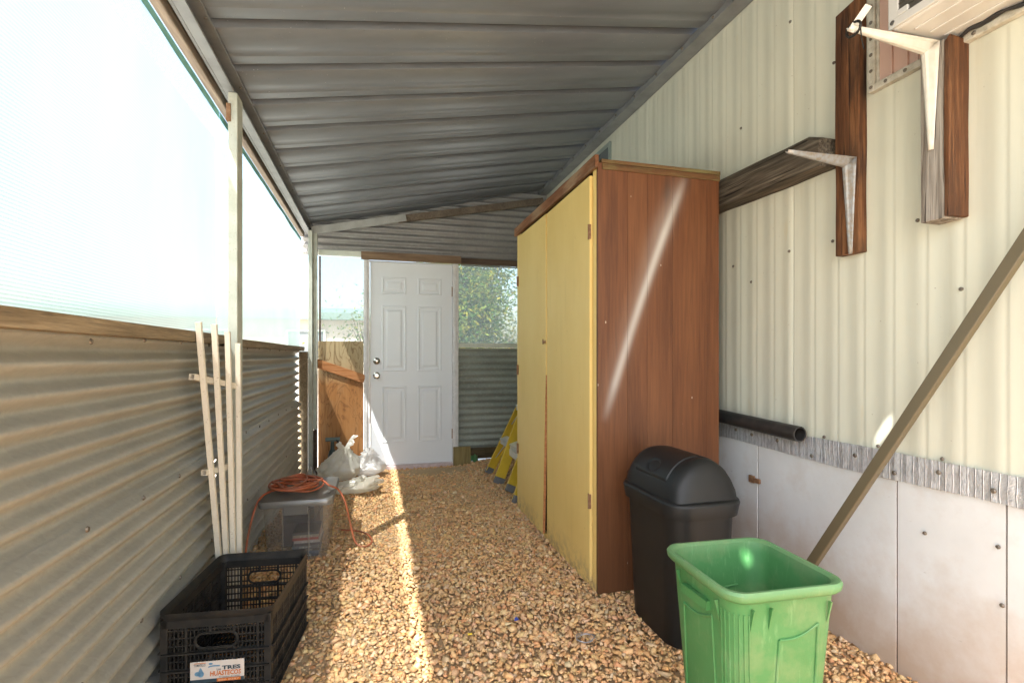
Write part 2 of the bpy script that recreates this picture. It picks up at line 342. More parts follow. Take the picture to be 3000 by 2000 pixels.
def cab_side_mat():
    M = Mat('brown stained cabinet board'); v = M.coord((1, 1, .05), rand=4.0)
    g = M.noise(70, 8, v, .65, .3); big = M.noise(7, 4, M.coord((1, 1, .12), rand=4.0), .55)
    col = M.ramp(M.math('ADD', M.math('MULTIPLY', g, .5), M.math('MULTIPLY', big, .5)), [(.28, (.060, .021, .008)), (.50, (.130, .048, .018)), (.72, (.195, .080, .030))])
    oi = M.n('ShaderNodeObjectInfo'); col = M.mix(M.math('MULTIPLY', oi.outputs['Random'], .35), col, (.13, .05, .02), 'MULTIPLY') if False else col
    xyz = M.sep()
    kn = M.ramp(M.voro(5.5, M.coord((1, 1, .32), rand=4.0)), [(.05, 1), (.16, 0)])
    col = M.mix(M.math('MULTIPLY', kn, .65), col, (.06, .025, .012))
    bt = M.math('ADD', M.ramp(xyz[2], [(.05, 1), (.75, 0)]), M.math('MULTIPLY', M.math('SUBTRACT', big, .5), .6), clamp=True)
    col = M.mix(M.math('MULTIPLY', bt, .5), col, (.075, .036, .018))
    ch = M.ramp(M.voro(13, M.coord((1, 1, .5), loc=(2, 5, 1), rand=4.0)), [(.035, 1), (.055, 0)])
    col = M.mix(M.math('MULTIPLY', ch, .7), col, (.6, .52, .42))
    # a long soft pale streak, slightly curved, in the cabinet's own coordinates
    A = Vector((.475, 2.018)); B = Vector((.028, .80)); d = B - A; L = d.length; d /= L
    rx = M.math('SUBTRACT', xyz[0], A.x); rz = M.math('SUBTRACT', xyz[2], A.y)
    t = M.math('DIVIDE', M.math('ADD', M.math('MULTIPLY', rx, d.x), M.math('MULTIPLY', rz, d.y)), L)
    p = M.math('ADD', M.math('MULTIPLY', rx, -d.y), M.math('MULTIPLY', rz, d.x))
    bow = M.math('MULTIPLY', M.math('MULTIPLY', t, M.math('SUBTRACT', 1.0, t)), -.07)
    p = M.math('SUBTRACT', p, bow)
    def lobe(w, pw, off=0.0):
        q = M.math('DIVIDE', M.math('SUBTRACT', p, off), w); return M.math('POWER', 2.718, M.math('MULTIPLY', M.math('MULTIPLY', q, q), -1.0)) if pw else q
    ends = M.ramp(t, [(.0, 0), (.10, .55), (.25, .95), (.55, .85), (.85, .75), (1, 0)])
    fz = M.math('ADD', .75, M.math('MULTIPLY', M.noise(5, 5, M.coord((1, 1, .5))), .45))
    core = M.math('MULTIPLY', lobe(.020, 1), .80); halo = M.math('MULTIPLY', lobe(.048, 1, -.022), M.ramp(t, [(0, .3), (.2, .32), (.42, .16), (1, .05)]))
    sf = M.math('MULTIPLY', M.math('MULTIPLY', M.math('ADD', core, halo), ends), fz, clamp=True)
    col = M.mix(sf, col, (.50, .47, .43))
    return M.out(M.bsdf(col, M.math('ADD', .42, M.math('MULTIPLY', g, .2)), 0, M.bump(g, .12, .002), .35))
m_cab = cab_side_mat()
def yellow_mat():
    M = Mat('mustard yellow cabinet paint'); xyz = M.sep(); n = M.noise(2.6, 5, M.coord((1, 1, .6)), .6); gr = M.noise(60, 4, M.coord((1, 1, .05)))
    col = M.mix(M.ramp(n, [(.35, 0), (.7, 1)]), (.74, .545, .20), (.69, .49, .165))
    col = M.mix(M.math('MULTIPLY', M.ramp(M.noise(60, 4, M.coord((1, 1, .45)), .7), [(.68, 0), (.73, 1)]), .6), col, (.30, .19, .06))
    dr = M.ramp(M.noise(16, 6, M.coord((1, 1, .12)), .65), [(.55, 0), (.72, 1)]); col = M.mix(M.math('MULTIPLY', dr, .14), col, (.46, .33, .12))
    bt = M.math('MULTIPLY', M.ramp(xyz[2], [(.02, 1), (.16, 0)]), M.ramp(M.noise(18, 6, None, .7), [(.45, 0), (.6, 1)]))
    col = M.mix(M.math('MULTIPLY', bt, .7), col, (.28, .21, .13))
    return M.out(M.bsdf(col, .5, 0, M.bump(gr, .10, .002), .35))
m_yellow = yellow_mat()
m_cabtrim = wood('worn brown cabinet trim', 1, (.10, .04, .018), (.20, .085, .035), (.32, .17, .08), 30, stain=(.30, .20, .12))
m_cabtop = wood('dark cabinet top edge', 0, (.07, .035, .015), (.15, .075, .03), (.22, .12, .05), 30, stain=(.17, .15, .06))
m_redwood = wood('weathered redwood', 2, (.05, .020, .010), (.145, .064, .027), (.29, .145, .065), 24, bump=.6, stain=(.045, .024, .015), crack=.8)
m_greywood = wood('silvered split wood', 2, (.10, .075, .055), (.34, .31, .275), (.50, .47, .43), 26, bump=.8, stretch=.04, crack=1.0)
m_timber = wood('checked old timber', 1, (.022, .017, .012), (.13, .108, .082), (.30, .262, .205), 30, bump=1.0, stretch=.035, crack=1.0)
m_header = wood('brown header board', 0, (.13, .085, .055), (.26, .18, .12), (.34, .25, .17), 16, bump=.15)
m_fascia = wood('dark brown fascia board', 0, (.06, .04, .03), (.13, .09, .065), (.2, .14, .1), 18)
m_orangeboard = wood('orange brown board', 0, (.24, .10, .04), (.42, .21, .09), (.55, .32, .16), 22, bump=.2)
m_scrap = wood('olive scrap board', 2, (.12, .09, .035), (.25, .195, .085), (.33, .27, .13), 14, bump=.2)
m_sillwood = wood('damp sill timber', 0, (.06, .045, .02), (.13, .095, .05), (.2, .15, .08), 18)
def green_mat():
    M = Mat('scuffed green plastic'); n = M.noise(5, 6, None, .62); sc = M.noise(55, 6, M.coord((1, 1, .16), rot=(.25, .2, 0)), .7); z = M.sep()[2]
    col = M.mix(M.ramp(n, [(.35, 0), (.7, 1)]), (.036, .150, .042), (.056, .188, .060))
    col = M.mix(M.math('MULTIPLY', M.ramp(sc, [(.56, 0), (.68, 1)]), .45), col, (.13, .27, .12))
    col = M.mix(M.math('MULTIPLY', M.ramp(z, [(.525, 0), (.56, 1)]), .30), col, (.22, .33, .18))
    du = M.math('MULTIPLY', M.ramp(M.noise(9, 6, M.coord(loc=(3, 3, 3)), .65), [(.48, 0), (.7, 1)]), .35); col = M.mix(du, col, (.20, .22, .11))
    return M.out(M.bsdf(col, M.math('ADD', .48, M.math('MULTIPLY', n, .2)), 0, M.bump(M.math('ADD', M.noise(220, 3), M.math('MULTIPLY', sc, .8)), .12, .002)))
m_green = green_mat()
m_black = dirty('black bin plastic', (.009, .0095, .0095), (.014, .014, .014), .46, scale=10, amt=.6, fine=300, bump=.15, spec=.3)
m_crate = dirty('dusty black crate plastic', (.012, .0125, .0125), (.045, .038, .030), .55, scale=22, amt=.7, fine=120, bump=.2, spec=.3)
m_pipe = dirty('scuffed black pipe', (.018, .018, .018), (.05, .045, .04), .45, scale=24, amt=.7)
m_pole = dirty('tan olive metal tube', (.135, .108, .062), (.115, .092, .053), .42, .1, scale=4, amt=.5, fine=200, bump=.03)
m_acwhite = dirty('white steel casing', (.66, .65, .62), (.55, .53, .48), .35, .1, scale=6, amt=.4, bump=.03)
m_fins = dirty('dark condenser fins', (.10, .09, .075), (.16, .145, .12), .5, .5, scale=40, amt=.5)
m_brk_white = dirty('white bracket enamel', (.66, .64, .58), (.5, .47, .38), .35, .1, scale=30, amt=.5)
m_brk_grey = dirty('rust speckled grey bracket', (.36, .37, .385), (.27, .19, .09), .45, .4, scale=60, amt=.7)
m_caulk = dirty('old window caulk', (.55, .53, .45), (.26, .23, .17), .7, scale=26, amt=.9, bump=.6, bdist=.006)
m_pink = dirty('faded pink panel', (.56, .38, .31), (.48, .32, .26), .5, scale=4)
m_glass_dark = dirty('dusty dark pane', (.10, .12, .125), (.16, .18, .18), .12, scale=5, bump=.01)
m_alu = dirty('window aluminium', (.52, .55, .56), (.4, .42, .43), .35, .6, scale=12)
m_winframe = dirty('grey green window frame', (.30, .36, .33), (.2, .25, .22), .45, .2, scale=12)
m_ladder = dirty('yellow fibreglass', (.66, .46, .035), (.5, .33, .03), .42, scale=14, amt=.5, fine=240, bump=.1)
m_aluw = dirty('bright aluminium step', (.70, .73, .73), (.52, .55, .55), .35, .5, scale=18, amt=.5)
m_rubber = dirty('grey rubber foot', (.16, .165, .17), (.09, .09, .09), .7, scale=30)
m_trellis = dirty('cream vinyl tube', (.72, .665, .56), (.62, .56, .45), .4, scale=14, amt=.5, speck=(.4, .33, .24))
m_cord = dirty('orange rubber cord', (.50, .125, .05), (.20, .095, .05), .45, scale=7, amt=.9)
m_sill = dirty('pinkish door sill', (.62, .50, .50), (.40, .30, .29), .5, scale=24, amt=.8, speck=(.2, .15, .13))
m_pump = dirty('dark green pump metal', (.035, .05, .045), (.07, .09, .08), .45, .2, scale=18)
m_ink_dark = dirty('dark teal ink', (.03, .06, .08), None, .5); m_ink_or = dirty('orange ink', (.62, .17, .02), None, .5)
m_ink_blue = dirty('blue ink', (.12, .26, .40), (.2, .38, .5), .5, scale=90, amt=.8); m_paper = dirty('soiled label paper', (.68, .62, .56), (.58, .5, .43), .5, scale=30)
m_ink_peach = dirty('peach ink', (.75, .42, .28), None, .5)
m_blue = dirty('blue scrap', (.03, .06, .28), None, .5); m_yel = dirty('yellow cap', (.7, .5, .03), None, .5); m_wire = dirty('grey wire', (.35, .35, .36), None, .4, .5)

def soft_plastic(name, clear, tint, gloss=.28, fold=0.0):
    M = Mat(name); n = M.noise(14, 5, None, .6); df = M.n('ShaderNodeBsdfDiffuse'); M.put(df.inputs[0], tint)
    base = M.mixsh(.6, df.outputs[0], M.transl(tint)); g = M.n('ShaderNodeBsdfGlossy'); g.inputs['Roughness'].default_value = gloss; M.put(g.inputs[0], (.9, .9, .9))
    if fold:
        b = M.bump(M.noise(22, 6, None, .65, .8), fold, .02); M.l(b, g.inputs['Normal'])
    f = M.math('ADD', clear - .1, M.math('MULTIPLY', n, .2), clamp=True)
    return M.out(M.mixsh(.09, M.mixsh(f, base, M.transp((.98, .98, .97))), g.outputs[0]))
m_tote = soft_plastic('cloudy clear tote plastic', .80, (.82, .82, .81), .25)
m_lid = soft_plastic('smoky grey lid plastic', .15, (.36, .355, .34), .3)
m_bag = soft_plastic('milky polythene', .05, (.95, .95, .95), .22, .25)
m_bag2 = soft_plastic('yellowed polythene', .10, (.92, .90, .82), .22, .25)

def gravel_mat():
    M = Mat('crushed tan stone'); a = M.n('ShaderNodeAttribute', attribute_name='stone'); v = M.obj()
    n = M.noise(160, 4, v, .65); n2 = M.noise(45, 3, v)
    col = M.mix(M.math('MULTIPLY', M.ramp(n, [(.4, 0), (.68, 1)]), .45), a.outputs['Color'], M.mix(1.0, a.outputs['Color'], (.70, .60, .50), 'MULTIPLY'))
    col = M.mix(M.math('MULTIPLY', M.ramp(n2, [(.5, 0), (.75, 1)]), .3), col, (.50, .40, .28))
    return M.out(M.bsdf(col, .85, 0, M.bump(n, .35, .003), .25))
m_gravel = gravel_mat()
def soil_mat():
    M = Mat('sandy soil'); n = M.noise(30, 6, None, .7); b = M.noise(4, 4)
    col = M.mix(M.ramp(n, [(.35, 0), (.7, 1)]), (.42, .29, .165), (.52, .38, .23)); col = M.mix(M.math('MULTIPLY', b, .5), col, (.24, .19, .11))
    return M.out(M.bsdf(col, .95, 0, M.bump(n, .6, .006), .1))
m_soil = soil_mat()
def ground_mat():
    M = Mat('pale yard ground'); n = M.noise(1.4, 8, None, .7); n2 = M.noise(30, 5)
    col = M.mix(n, (.52, .49, .43), (.44, .41, .35)); col = M.mix(M.math('MULTIPLY', n2, .3), col, (.55, .52, .46))
    return M.out(M.bsdf(col, .95, 0, M.bump(n2, .3, .01), .1))
m_ground = ground_mat()
def leaf_mat():
    M = Mat('yellow green leaf'); a = M.n('ShaderNodeAttribute', attribute_name='leaf')
    d = M.n('ShaderNodeBsdfDiffuse'); M.l(a.outputs['Color'], d.inputs[0])
    return M.out(M.mixsh(.35, d.outputs[0], M.transl(a.outputs['Color'])))
m_leaf = leaf_mat()
m_bark = wood('grey brown bark', 2, (.05, .04, .03), (.13, .10, .075), (.2, .16, .12), 18, stretch=.2)
m_nwall = dirty('tan neighbour wall', (.42, .38, .31), (.36, .32, .26), .7, scale=2); m_nroof = dirty('green grey roof edge', (.13, .19, .16), (.1, .15, .13), .6, scale=4)

# ================================================================== GROUND
g = MB(); g.add([(-300, -300, -.05), (300, -300, -.05), (300, 300, -.05), (-300, 300, -.05)], [(0, 1, 2, 3)])
tag(g.build('ground', m_ground), kind='structure')
def soilz(x, y):
    z = -.016 + .05 * math.exp(-((x - 1.35) ** 2 / .16 + (y - 5.05) ** 2 / .10))
    z += .022 * math.exp(-((x - .55) ** 2 / .14 + (y - 5.0) ** 2 / .018))
    return z + .006 * mnoise.noise((x * 1.7, y * 1.7, 0))
g = MB().grid(lambda u, v: (-.80 + 2.7 * u, -2.0 + 7.35 * v, soilz(-.80 + 2.7 * u, -2.0 + 7.35 * v)), 60, 150)
tag(g.build('soil', m_soil, smooth=60), kind='structure')

def make_gravel():
    bases = []
    for k in range(26):
        b = bmesh.new(); rr = random.Random(k)
        for _ in range(rr.choice((9, 11, 13))):
            p = Vector((rr.gauss(0, 1), rr.gauss(0, 1), rr.gauss(0, 1))).normalized() * rr.uniform(.8, 1.08); b.verts.new(p)
        r = bmesh.ops.convex_hull(b, input=b.verts); bmesh.ops.delete(b, geom=[x for x in r['geom_interior'] if isinstance(x, bmesh.types.BMVert)], context='VERTS')
        bmesh.ops.triangulate(b, faces=b.faces); b.verts.index_update()
        bases.append((np.array([v.co[:] for v in b.verts]), np.array([[v.index for v in f.verts] for f in b.faces]))); b.free()
    xs, ys, rs, lift = [], [], [], []
    sp = .0180
    for j, y in enumerate(np.arange(-.6, 5.28, sp * .87)):
        row = np.arange(-.74, 1.79, sp) + (sp / 2 if j % 2 else 0); n = len(row)
        xs.append(row + rng.uniform(-.007, .007, n)); ys.append(np.full(n, y) + rng.uniform(-.008, .008, n))
        rs.append(np.clip(rng.lognormal(math.log(.0114), .30, n), .005, .024)); lift.append(rng.uniform(-.005, .004, n))
    n = 4200; xs.append(rng.uniform(-.72, 1.78, n)); ys.append(rng.uniform(-.5, 5.2, n)); rs.append(rng.uniform(.012, .022, n)); lift.append(rng.uniform(.0, .007, n))
    xs, ys, rs, lift = map(np.concatenate, (xs, ys, rs, lift))
    bare = np.exp(-((xs - .55) ** 2 / .16 + (ys - 5.0) ** 2 / .016)); keep = rng.uniform(0, 1, len(xs)) > bare * .93
    xs, ys, rs, lift = xs[keep], ys[keep], rs[keep], lift[keep]
    pal = np.array([(.64, .425, .215), (.62, .37, .18), (.67, .505, .305), (.56, .285, .14), (.48, .39, .29), (.70, .59, .45), (.63, .395, .26), (.48, .33, .20), (.58, .42, .23), (.66, .47, .29)])
    wts = np.array([.2, .15, .15, .08, .05, .06, .1, .05, .08, .08])
    pal = (pal * .68 + pal.mean(0) * .32) * np.array((1.10, 1.03, .90)); N = len(xs); ci = rng.choice(len(pal), N, p=wts); cols = pal[ci] * rng.uniform(.82, 1.16, (N, 1)) * rng.uniform(.95, 1.05, (N, 3))
    V, Fc, C = [], [], []; base_i = rng.integers(0, len(bases), N); off = 0
    for bi in range(len(bases)):
        idx = np.where(base_i == bi)[0]; bv, bf = bases[bi]; m = len(idx)
        s = np.stack([rng.uniform(.85, 1.35, m), rng.uniform(.65, 1.0, m), rng.uniform(.42, .85, m)], 1) * rs[idx, None]
        P = bv[None] * s[:, None]
        tx = rng.normal(0, .30, m); ty = rng.normal(0, .30, m); tz = rng.uniform(0, 2 * np.pi, m)
        def rot(P, a, i, j):
            c, sn = np.cos(a)[:, None], np.sin(a)[:, None]; Q = P.copy(); Q[..., i] = P[..., i] * c - P[..., j] * sn; Q[..., j] = P[..., i] * sn + P[..., j] * c; return Q
        P = rot(rot(rot(P, tx, 1, 2), ty, 0, 2), tz, 0, 1)
        gz = -.004 + .05 * np.exp(-((xs[idx] - 1.35) ** 2 / .16 + (ys[idx] - 5.05) ** 2 / .10)) + lift[idx] + .010 * np.sin(xs[idx] * 3.1 + ys[idx] * 1.3) * np.sin(ys[idx] * 2.3)
        P[..., 0] += xs[idx, None]; P[..., 1] += ys[idx, None]; P[..., 2] += gz[:, None]
        V.append(P.reshape(-1, 3)); Fc.append((bf[None] + (np.arange(m) * len(bv))[:, None, None]).reshape(-1, 3) + off); off += m * len(bv)
        C.append(np.repeat(cols[idx], len(bv), 0))
    V = np.concatenate(V); Fc = np.concatenate(Fc); C = np.concatenate(C)
    me = bpy.data.meshes.new('gravel'); me.vertices.add(len(V)); me.vertices.foreach_set('co', V.ravel())
    me.loops.add(len(Fc) * 3); me.loops.foreach_set('vertex_index', Fc.ravel()); me.polygons.add(len(Fc))
    me.polygons.foreach_set('loop_start', np.arange(len(Fc)) * 3); me.polygons.foreach_set('loop_total', np.full(len(Fc), 3)); me.update(); me.validate()
    at = me.attributes.new('stone', 'FLOAT_COLOR', 'POINT'); at.data.foreach_set('color', np.concatenate([C, np.ones((len(C), 1))], 1).ravel())
    me.materials.append(m_gravel); o = bpy.data.objects.new('gravel', me); COL.objects.link(o)
    tag(o, 'tan and orange crushed stone covering the floor of the side yard', 'gravel', kind='stuff')
make_gravel()

# ================================================================== ROOF
roof = thing('patio_roof', (0, 0, 0), 'grey ribbed aluminium lean-to roof overhead', 'roof')
PAN = .315
prof = [(0, 0), (.012, -.006), (.05, -.013), (.09, -.016), (.118, -.015), (.128, -.011), (.162, -.011), (.172, -.015), (.20, -.013), (.235, -.008), (.258, 0), (.264, .058), (.310, .058), (.315, 0)]
y = 2.818 - PAN * 11 + .02          # the sheets run slightly out of square: their right ends sit farther back
while y < 5.15:
    def fn(u, v, y=y):
        i = round(v * (len(prof) - 1)); x = -.76 + 2.556 * u; yy = min(y + prof[i][0], 5.17) + .121 * (x + .605)
        return (x, yy, zr(x) + prof[i][1] + .0015 * mnoise.noise((x * 2, yy * 3, 1)))
    MB().grid(fn, 16, len(prof) - 1).build('roof_panel', m_roof, roof, smooth=25, solid=-1)
    y += PAN
MB().grid(lambda u, v: (-.76 + 2.556 * u, 5.12 + .121 * (-.155 + 2.556 * u) + (.24 if u < .9 else .16) * v, zr(-.76 + 2.556 * u) + .064 + .004 * v), 12, 2).build('sun_block_strip', m_beam, roof, smooth=60, solid=.002)  # added cover over the roof end gap, blocks sun from the gable
# eave beam, nailer, flashing
b = MB().box((-.668, -.62, 2.292), (-.655, 5.3, 2.376)).box((-.655, -.62, 2.366), (-.600, 5.3, 2.376)).box((-.655, -.62, 2.292), (-.612, 5.3, 2.300)).box((-.655, -.62, 2.325), (-.650, 5.3, 2.337))
b.build('eave_beam', m_beam, roof, bevel=.002)
MB().box((-.715, -.62, 2.268), (-.678, 5.25, 2.325)).build('nailer', m_nailer, roof, bevel=.004)
fl = MB().box((1.705, -.62, 2.872), (1.7935, 5.42, 2.878)).box((1.705, -.62, 2.878), (1.710, 5.42, 2.917))
fl.build('flashing', m_beam, roof, bevel=.001)
for i in range(21):
    yy = -.5 + i * .28; MB().lathe([(0, .006), (.006, .006), (.008, 0)], (1.705, yy, 2.895), 8, (-1, 0, 0)).build('bolt', m_screw, roof)
for i in range(11):
    yy = .1 + i * .5; MB().lathe([(0, .005), (.005, .005), (.007, 0)], (-.612, yy, 2.366), 8, (.6, 0, -.8)).build('bolt', m_screw, roof)

# ================================================================== LEFT WALL
lw = thing('side_wall', (-.70, 2.1, 0), 'low corrugated metal wall with shade cloth above, left of the gravel', 'wall')
def corr(x, y0, y1, z0, z1, amp=.0165, per=.0680, ph=0.0, wav=.006, skew=0.0):
    nz = max(4, int((z1 - z0) / per * 10)); ny = max(6, int((y1 - y0) / .12))
    def fn(u, v):
        yy = y0 + (y1 - y0) * u; z = z0 + (z1 - z0) * v
        zz = z + wav * .6 * mnoise.noise((yy * .8, z * .8, 3 + ph))
        return (x + amp * math.sin(2 * math.pi * z / per + ph) + wav * mnoise.noise((yy * .9, z * 1.3, ph)), yy, zz)
    return MB().grid(fn, ny, nz)
corr(-.722, .55, 2.56, .66, 1.19, ph=.4).build('corrugated_sheet', m_corr, lw, smooth=60, solid=-1)
corr(-.698, .55, 2.56, -.03, .705, ph=1.9).build('corrugated_sheet', m_corr, lw, smooth=60, solid=-1)
corr(-.716, 2.46, 5.065, .66, 1.19, ph=.9, wav=.003).build('corrugated_sheet', m_corr, lw, smooth=60, solid=-1)
corr(-.694, 2.46, 5.055, -.03, .705, ph=2.6, wav=.003).build('corrugated_sheet', m_corr, lw, smooth=60, solid=-1)
for z_ in (.70, 1.16, .33):
    for y_ in np.arange(1.15, 5.0, .31): MB().lathe([(0, .005), (.006, .004), (.008, 0)], (-.682 + random.uniform(-.002, .002), y_ + random.uniform(-.03, .03), z_ + random.uniform(-.01, .01)), 8, (1, 0, 0)).build('screw', m_screw, lw)
def rail(y0, y1, z):
    def fn(u, v):
        a = [(-.760, -.022), (-.655, -.022), (-.652, .016), (-.758, .018), (-.760, -.022)][round(v * 4)]
        yy = y0 + (y1 - y0) * u; w = .004 * mnoise.noise((yy * 2.2, 5, a[0] * 9)); return (a[0] + w, yy, z + a[1] + .006 * mnoise.noise((yy * 1.1, 9, 2)))
    return MB().grid(fn, 40, 4)
rail(.55, 2.53, 1.195).build('rail', m_rail, lw, smooth=40)
rail(2.55, 5.08, 1.187).build('rail', m_rail, lw, smooth=40)
p = MB().box((-.640, 2.50, -.03), (-.602, 2.592, 2.292)); p.build('post', m_post, lw, bevel=.003)
MB().box((-.646, 2.494, 2.16), (-.628, 2.51, 2.24)).build('post_bracket', m_rust, lw, bevel=.001)
MB().box((-.640, .56, -.03), (-.602, .65, 2.29)).build('post', m_post, lw, bevel=.003)
def cloth(y0, y1, z0, z1, m, nm, ph):
    def fn(u, v):
        yy = y0 + (y1 - y0) * u; z = z0 + (z1 - z0) * v; e = math.sin(math.pi * u) * math.sin(math.pi * v)
        return (-.700 - .022 * e * (1 + .5 * mnoise.noise((yy * 1.4, z * 1.2, ph))) + .004 * mnoise.noise((yy * 5, z * 3, ph)), yy, z)
    o = MB().grid(fn, 40, 20).build(nm, m, lw, smooth=80, solid=-1)
    def hem(u, v):
        p = fn(u, 1); return (-.6865 + .001 * mnoise.noise((p[1] * 9, 0, 0)), p[1], z1 - .002 - (.034 + .007 * mnoise.noise((p[1] * 3, 2, 1))) * v)
    MB().grid(hem, 40, 2).build('hem', m_hem, o, smooth=80, solid=-1); return o
cloth(.55, 2.545, 1.20, 2.222, m_cloth, 'shade_cloth', 1)
cloth(2.55, 5.10, 1.195, 2.225, m_cloth_far, 'shade_cloth', 2)

# ================================================================== END WALL
ew = thing('end_wall', (.5, 5.25, 0), 'patchwork end wall of screens, plywood and corrugated sheet around the door', 'wall')
MB().box((-.625, 5.085, -.03), (-.588, 5.17, 2.30)).box((-.585, 5.13, .42), (-.550, 5.19, 2.285)).build('corner_post', m_post, ew, bevel=.003)
MB().box((-.745, 2.45, -.03), (-.737, 2.60, 1.17)).build('leak_block_strip', m_rail, lw)  # added hidden strip, stops light leaking between the sheets behind the post
MB().box((-.704, 5.072, -.03), (-.628, 5.11, 1.16)).build('batten', m_rail, ew, bevel=.002)
MB().box((-.585, 5.135, -.03), (-.553, 5.19, .415)).build('post_foot', m_fascia, ew, bevel=.003)
# gable
per = .0672
def gable():
    b = MB(); zs = np.arange(2.105, 3.16, per / 10); P = []; rows = []
    for z in zs:
        xl = max(-.70, (z - ROOF_L - .17) / ROOF_S - .62); xr = 1.80
        if xl >= xr - .02: break
        yy = 5.285 + .010 * math.sin(2 * math.pi * z / per); ny = 14
        rows.append([(xl + (xr - xl) * i / ny, yy + .002 * mnoise.noise((i * .4, z * 3, 0)), z) for i in range(ny + 1)])
    for r in rows: P += r
    n = len(rows[0]); b.add(P, [(i * n + j, i * n + j + 1, (i + 1) * n + j + 1, (i + 1) * n + j) for i in range(len(rows) - 1) for j in range(n - 1)]); return b
gable().build('gable_sheet', m_gable, ew, smooth=60, solid=-1)
MB().bar((-.60, 5.16, 2.312), (.28, 5.16, 2.497), .035, .072).build('painted_rafter', m_rafter, ew, bevel=.003)
MB().bar((.20, 5.165, 2.474), (1.72, 5.165, 2.775), .040, .068).build('rafter', m_nailer, ew, bevel=.003)
MB().box((-.548, 5.20, 2.092), (-.152, 5.24, 2.145)).build('painted_header', m_white_trim, ew, bevel=.003)
MB().box((-.150, 5.165, 2.066), (.835, 5.205, 2.142)).build('header_board', m_header, ew, bevel=.003)
MB().box((.838, 5.19, 2.068), (1.79, 5.225, 2.130)).build('fascia_board', m_fascia, ew, bevel=.003)
MB().box((.838, 5.205, 2.050), (1.79, 5.220, 2.064)).build('screen_track', m_beam, ew, bevel=.001)
# jambs
def jamb(x0, x1): return MB().box((x0, 5.19, -.02), (x1, 5.285, 2.064)).box((x0 + .012, 5.180, -.02), (x1 - .022, 5.19, 2.064))
jamb(-.128, -.070).build('door_jamb', m_jamb, ew, bevel=.003); jamb(.752, .812).build('door_jamb', m_jamb, ew, bevel=.003)
MB().box((-.070, 5.20, 2.058), (.752, 5.28, 2.0635)).build('head_jamb', m_jamb, ew)
MB().box((-.545, 5.245, .0), (-.530, 5.27, 2.09)).build('stud', m_fascia, ew)
def screen(x0, x1, z0, z1, y):
    return MB().grid(lambda u, v: (x0 + (x1 - x0) * u, y + .003 * mnoise.noise((u * 4, v * 4, x0)), z0 + (z1 - z0) * v), 12, 16)
screen(-.552, -.126, 1.24, 2.095, 5.262).build('window_screen', m_screen, ew, smooth=80, solid=-1)
screen(.81, 1.795, 1.22, 2.06, 5.262).build('window_screen', m_screen, ew, smooth=80, solid=-1)
MB().box((-.552, 5.225, -.02), (-.131, 5.243, 1.262)).build('plywood_panel', m_ply, ew, bevel=.001)
d = MB().bar((-.566, 5.205, 1.052), (-.118, 5.205, .890), .038, .082); d.build('diagonal_board', m_orangeboard, ew, bevel=.003)
MB().box((.814, 5.215, 1.205), (1.795, 5.262, 1.252)).build('mid_rail', m_white_trim, ew, bevel=.003)
def ecorr():
    nz = int(1.10 / per * 10); return MB().grid(lambda u, v: (.80 + 1.0 * u, 5.25 + .010 * math.sin(2 * math.pi * (.12 + 1.08 * v) / per), .12 + 1.08 * v), 8, nz)
ecorr().build('corrugated_sheet', m_corr_g, ew, smooth=60, solid=-1)
MB().box((.90, 5.225, .045), (1.795, 5.262, .155)).build('sill_timber', m_sillwood, ew, bevel=.004)
MB().box((-.125, 5.175, -.02), (.81, 5.285, .024)).build('threshold', m_sill, ew, bevel=.004)

# door
door = thing('entry_door', (.341, 5.235, .03), 'white six-panel door with two silver knobs at the far end', 'door')
MB().box((-.066, 5.215, .030), (.748, 5.258, 2.055)).build('door_slab', m_door, door, bevel=.002)
def panel(x0, x1, z0, z1):
    L = []
    for ins, pr in ((0, -.0005), (.006, .006), (.014, .006), (.022, .0008), (.040, .0008), (.056, .0055), (.060, .006)):
        y = 5.215 - pr; L.append([(x0 + ins, y, z0 + ins), (x1 - ins, y, z0 + ins), (x1 - ins, y, z1 - ins), (x0 + ins, y, z1 - ins)])
    return MB().loops(L, False, True)
for a in ((.045, .285, 1.735, 1.905), (.398, .638, 1.735, 1.905), (.045, .285, .965, 1.620), (.398, .638, .965, 1.620), (.045, .285, .250, .815), (.398, .638, .250, .815)):
    panel(*a).build('door_panel', m_door, door)
def knob(z, dead):
    pr = [(.034, 0), (.034, .006), (.028, .010), (.016, .012)] + ([(.022, .014), (.024, .022), (.018, .026), (0, .026)] if dead else [(.012, .030), (.020, .036), (.028, .048), (.027, .060), (.018, .068), (.008, .069), (0, .069)])
    return MB().lathe(pr, (-.004, 5.215, z), 24, (0, -1, 0))
knob(.925, False).build('door_knob', m_chrome, door, smooth=35); knob(1.068, True).build('deadbolt', m_chrome, door, smooth=35)
for z in (1.78, .32): MB().cyl((.750, 5.209, z - .05), (.750, 5.209, z + .05), .0065, 8).build('hinge', m_rust, door, smooth=40)

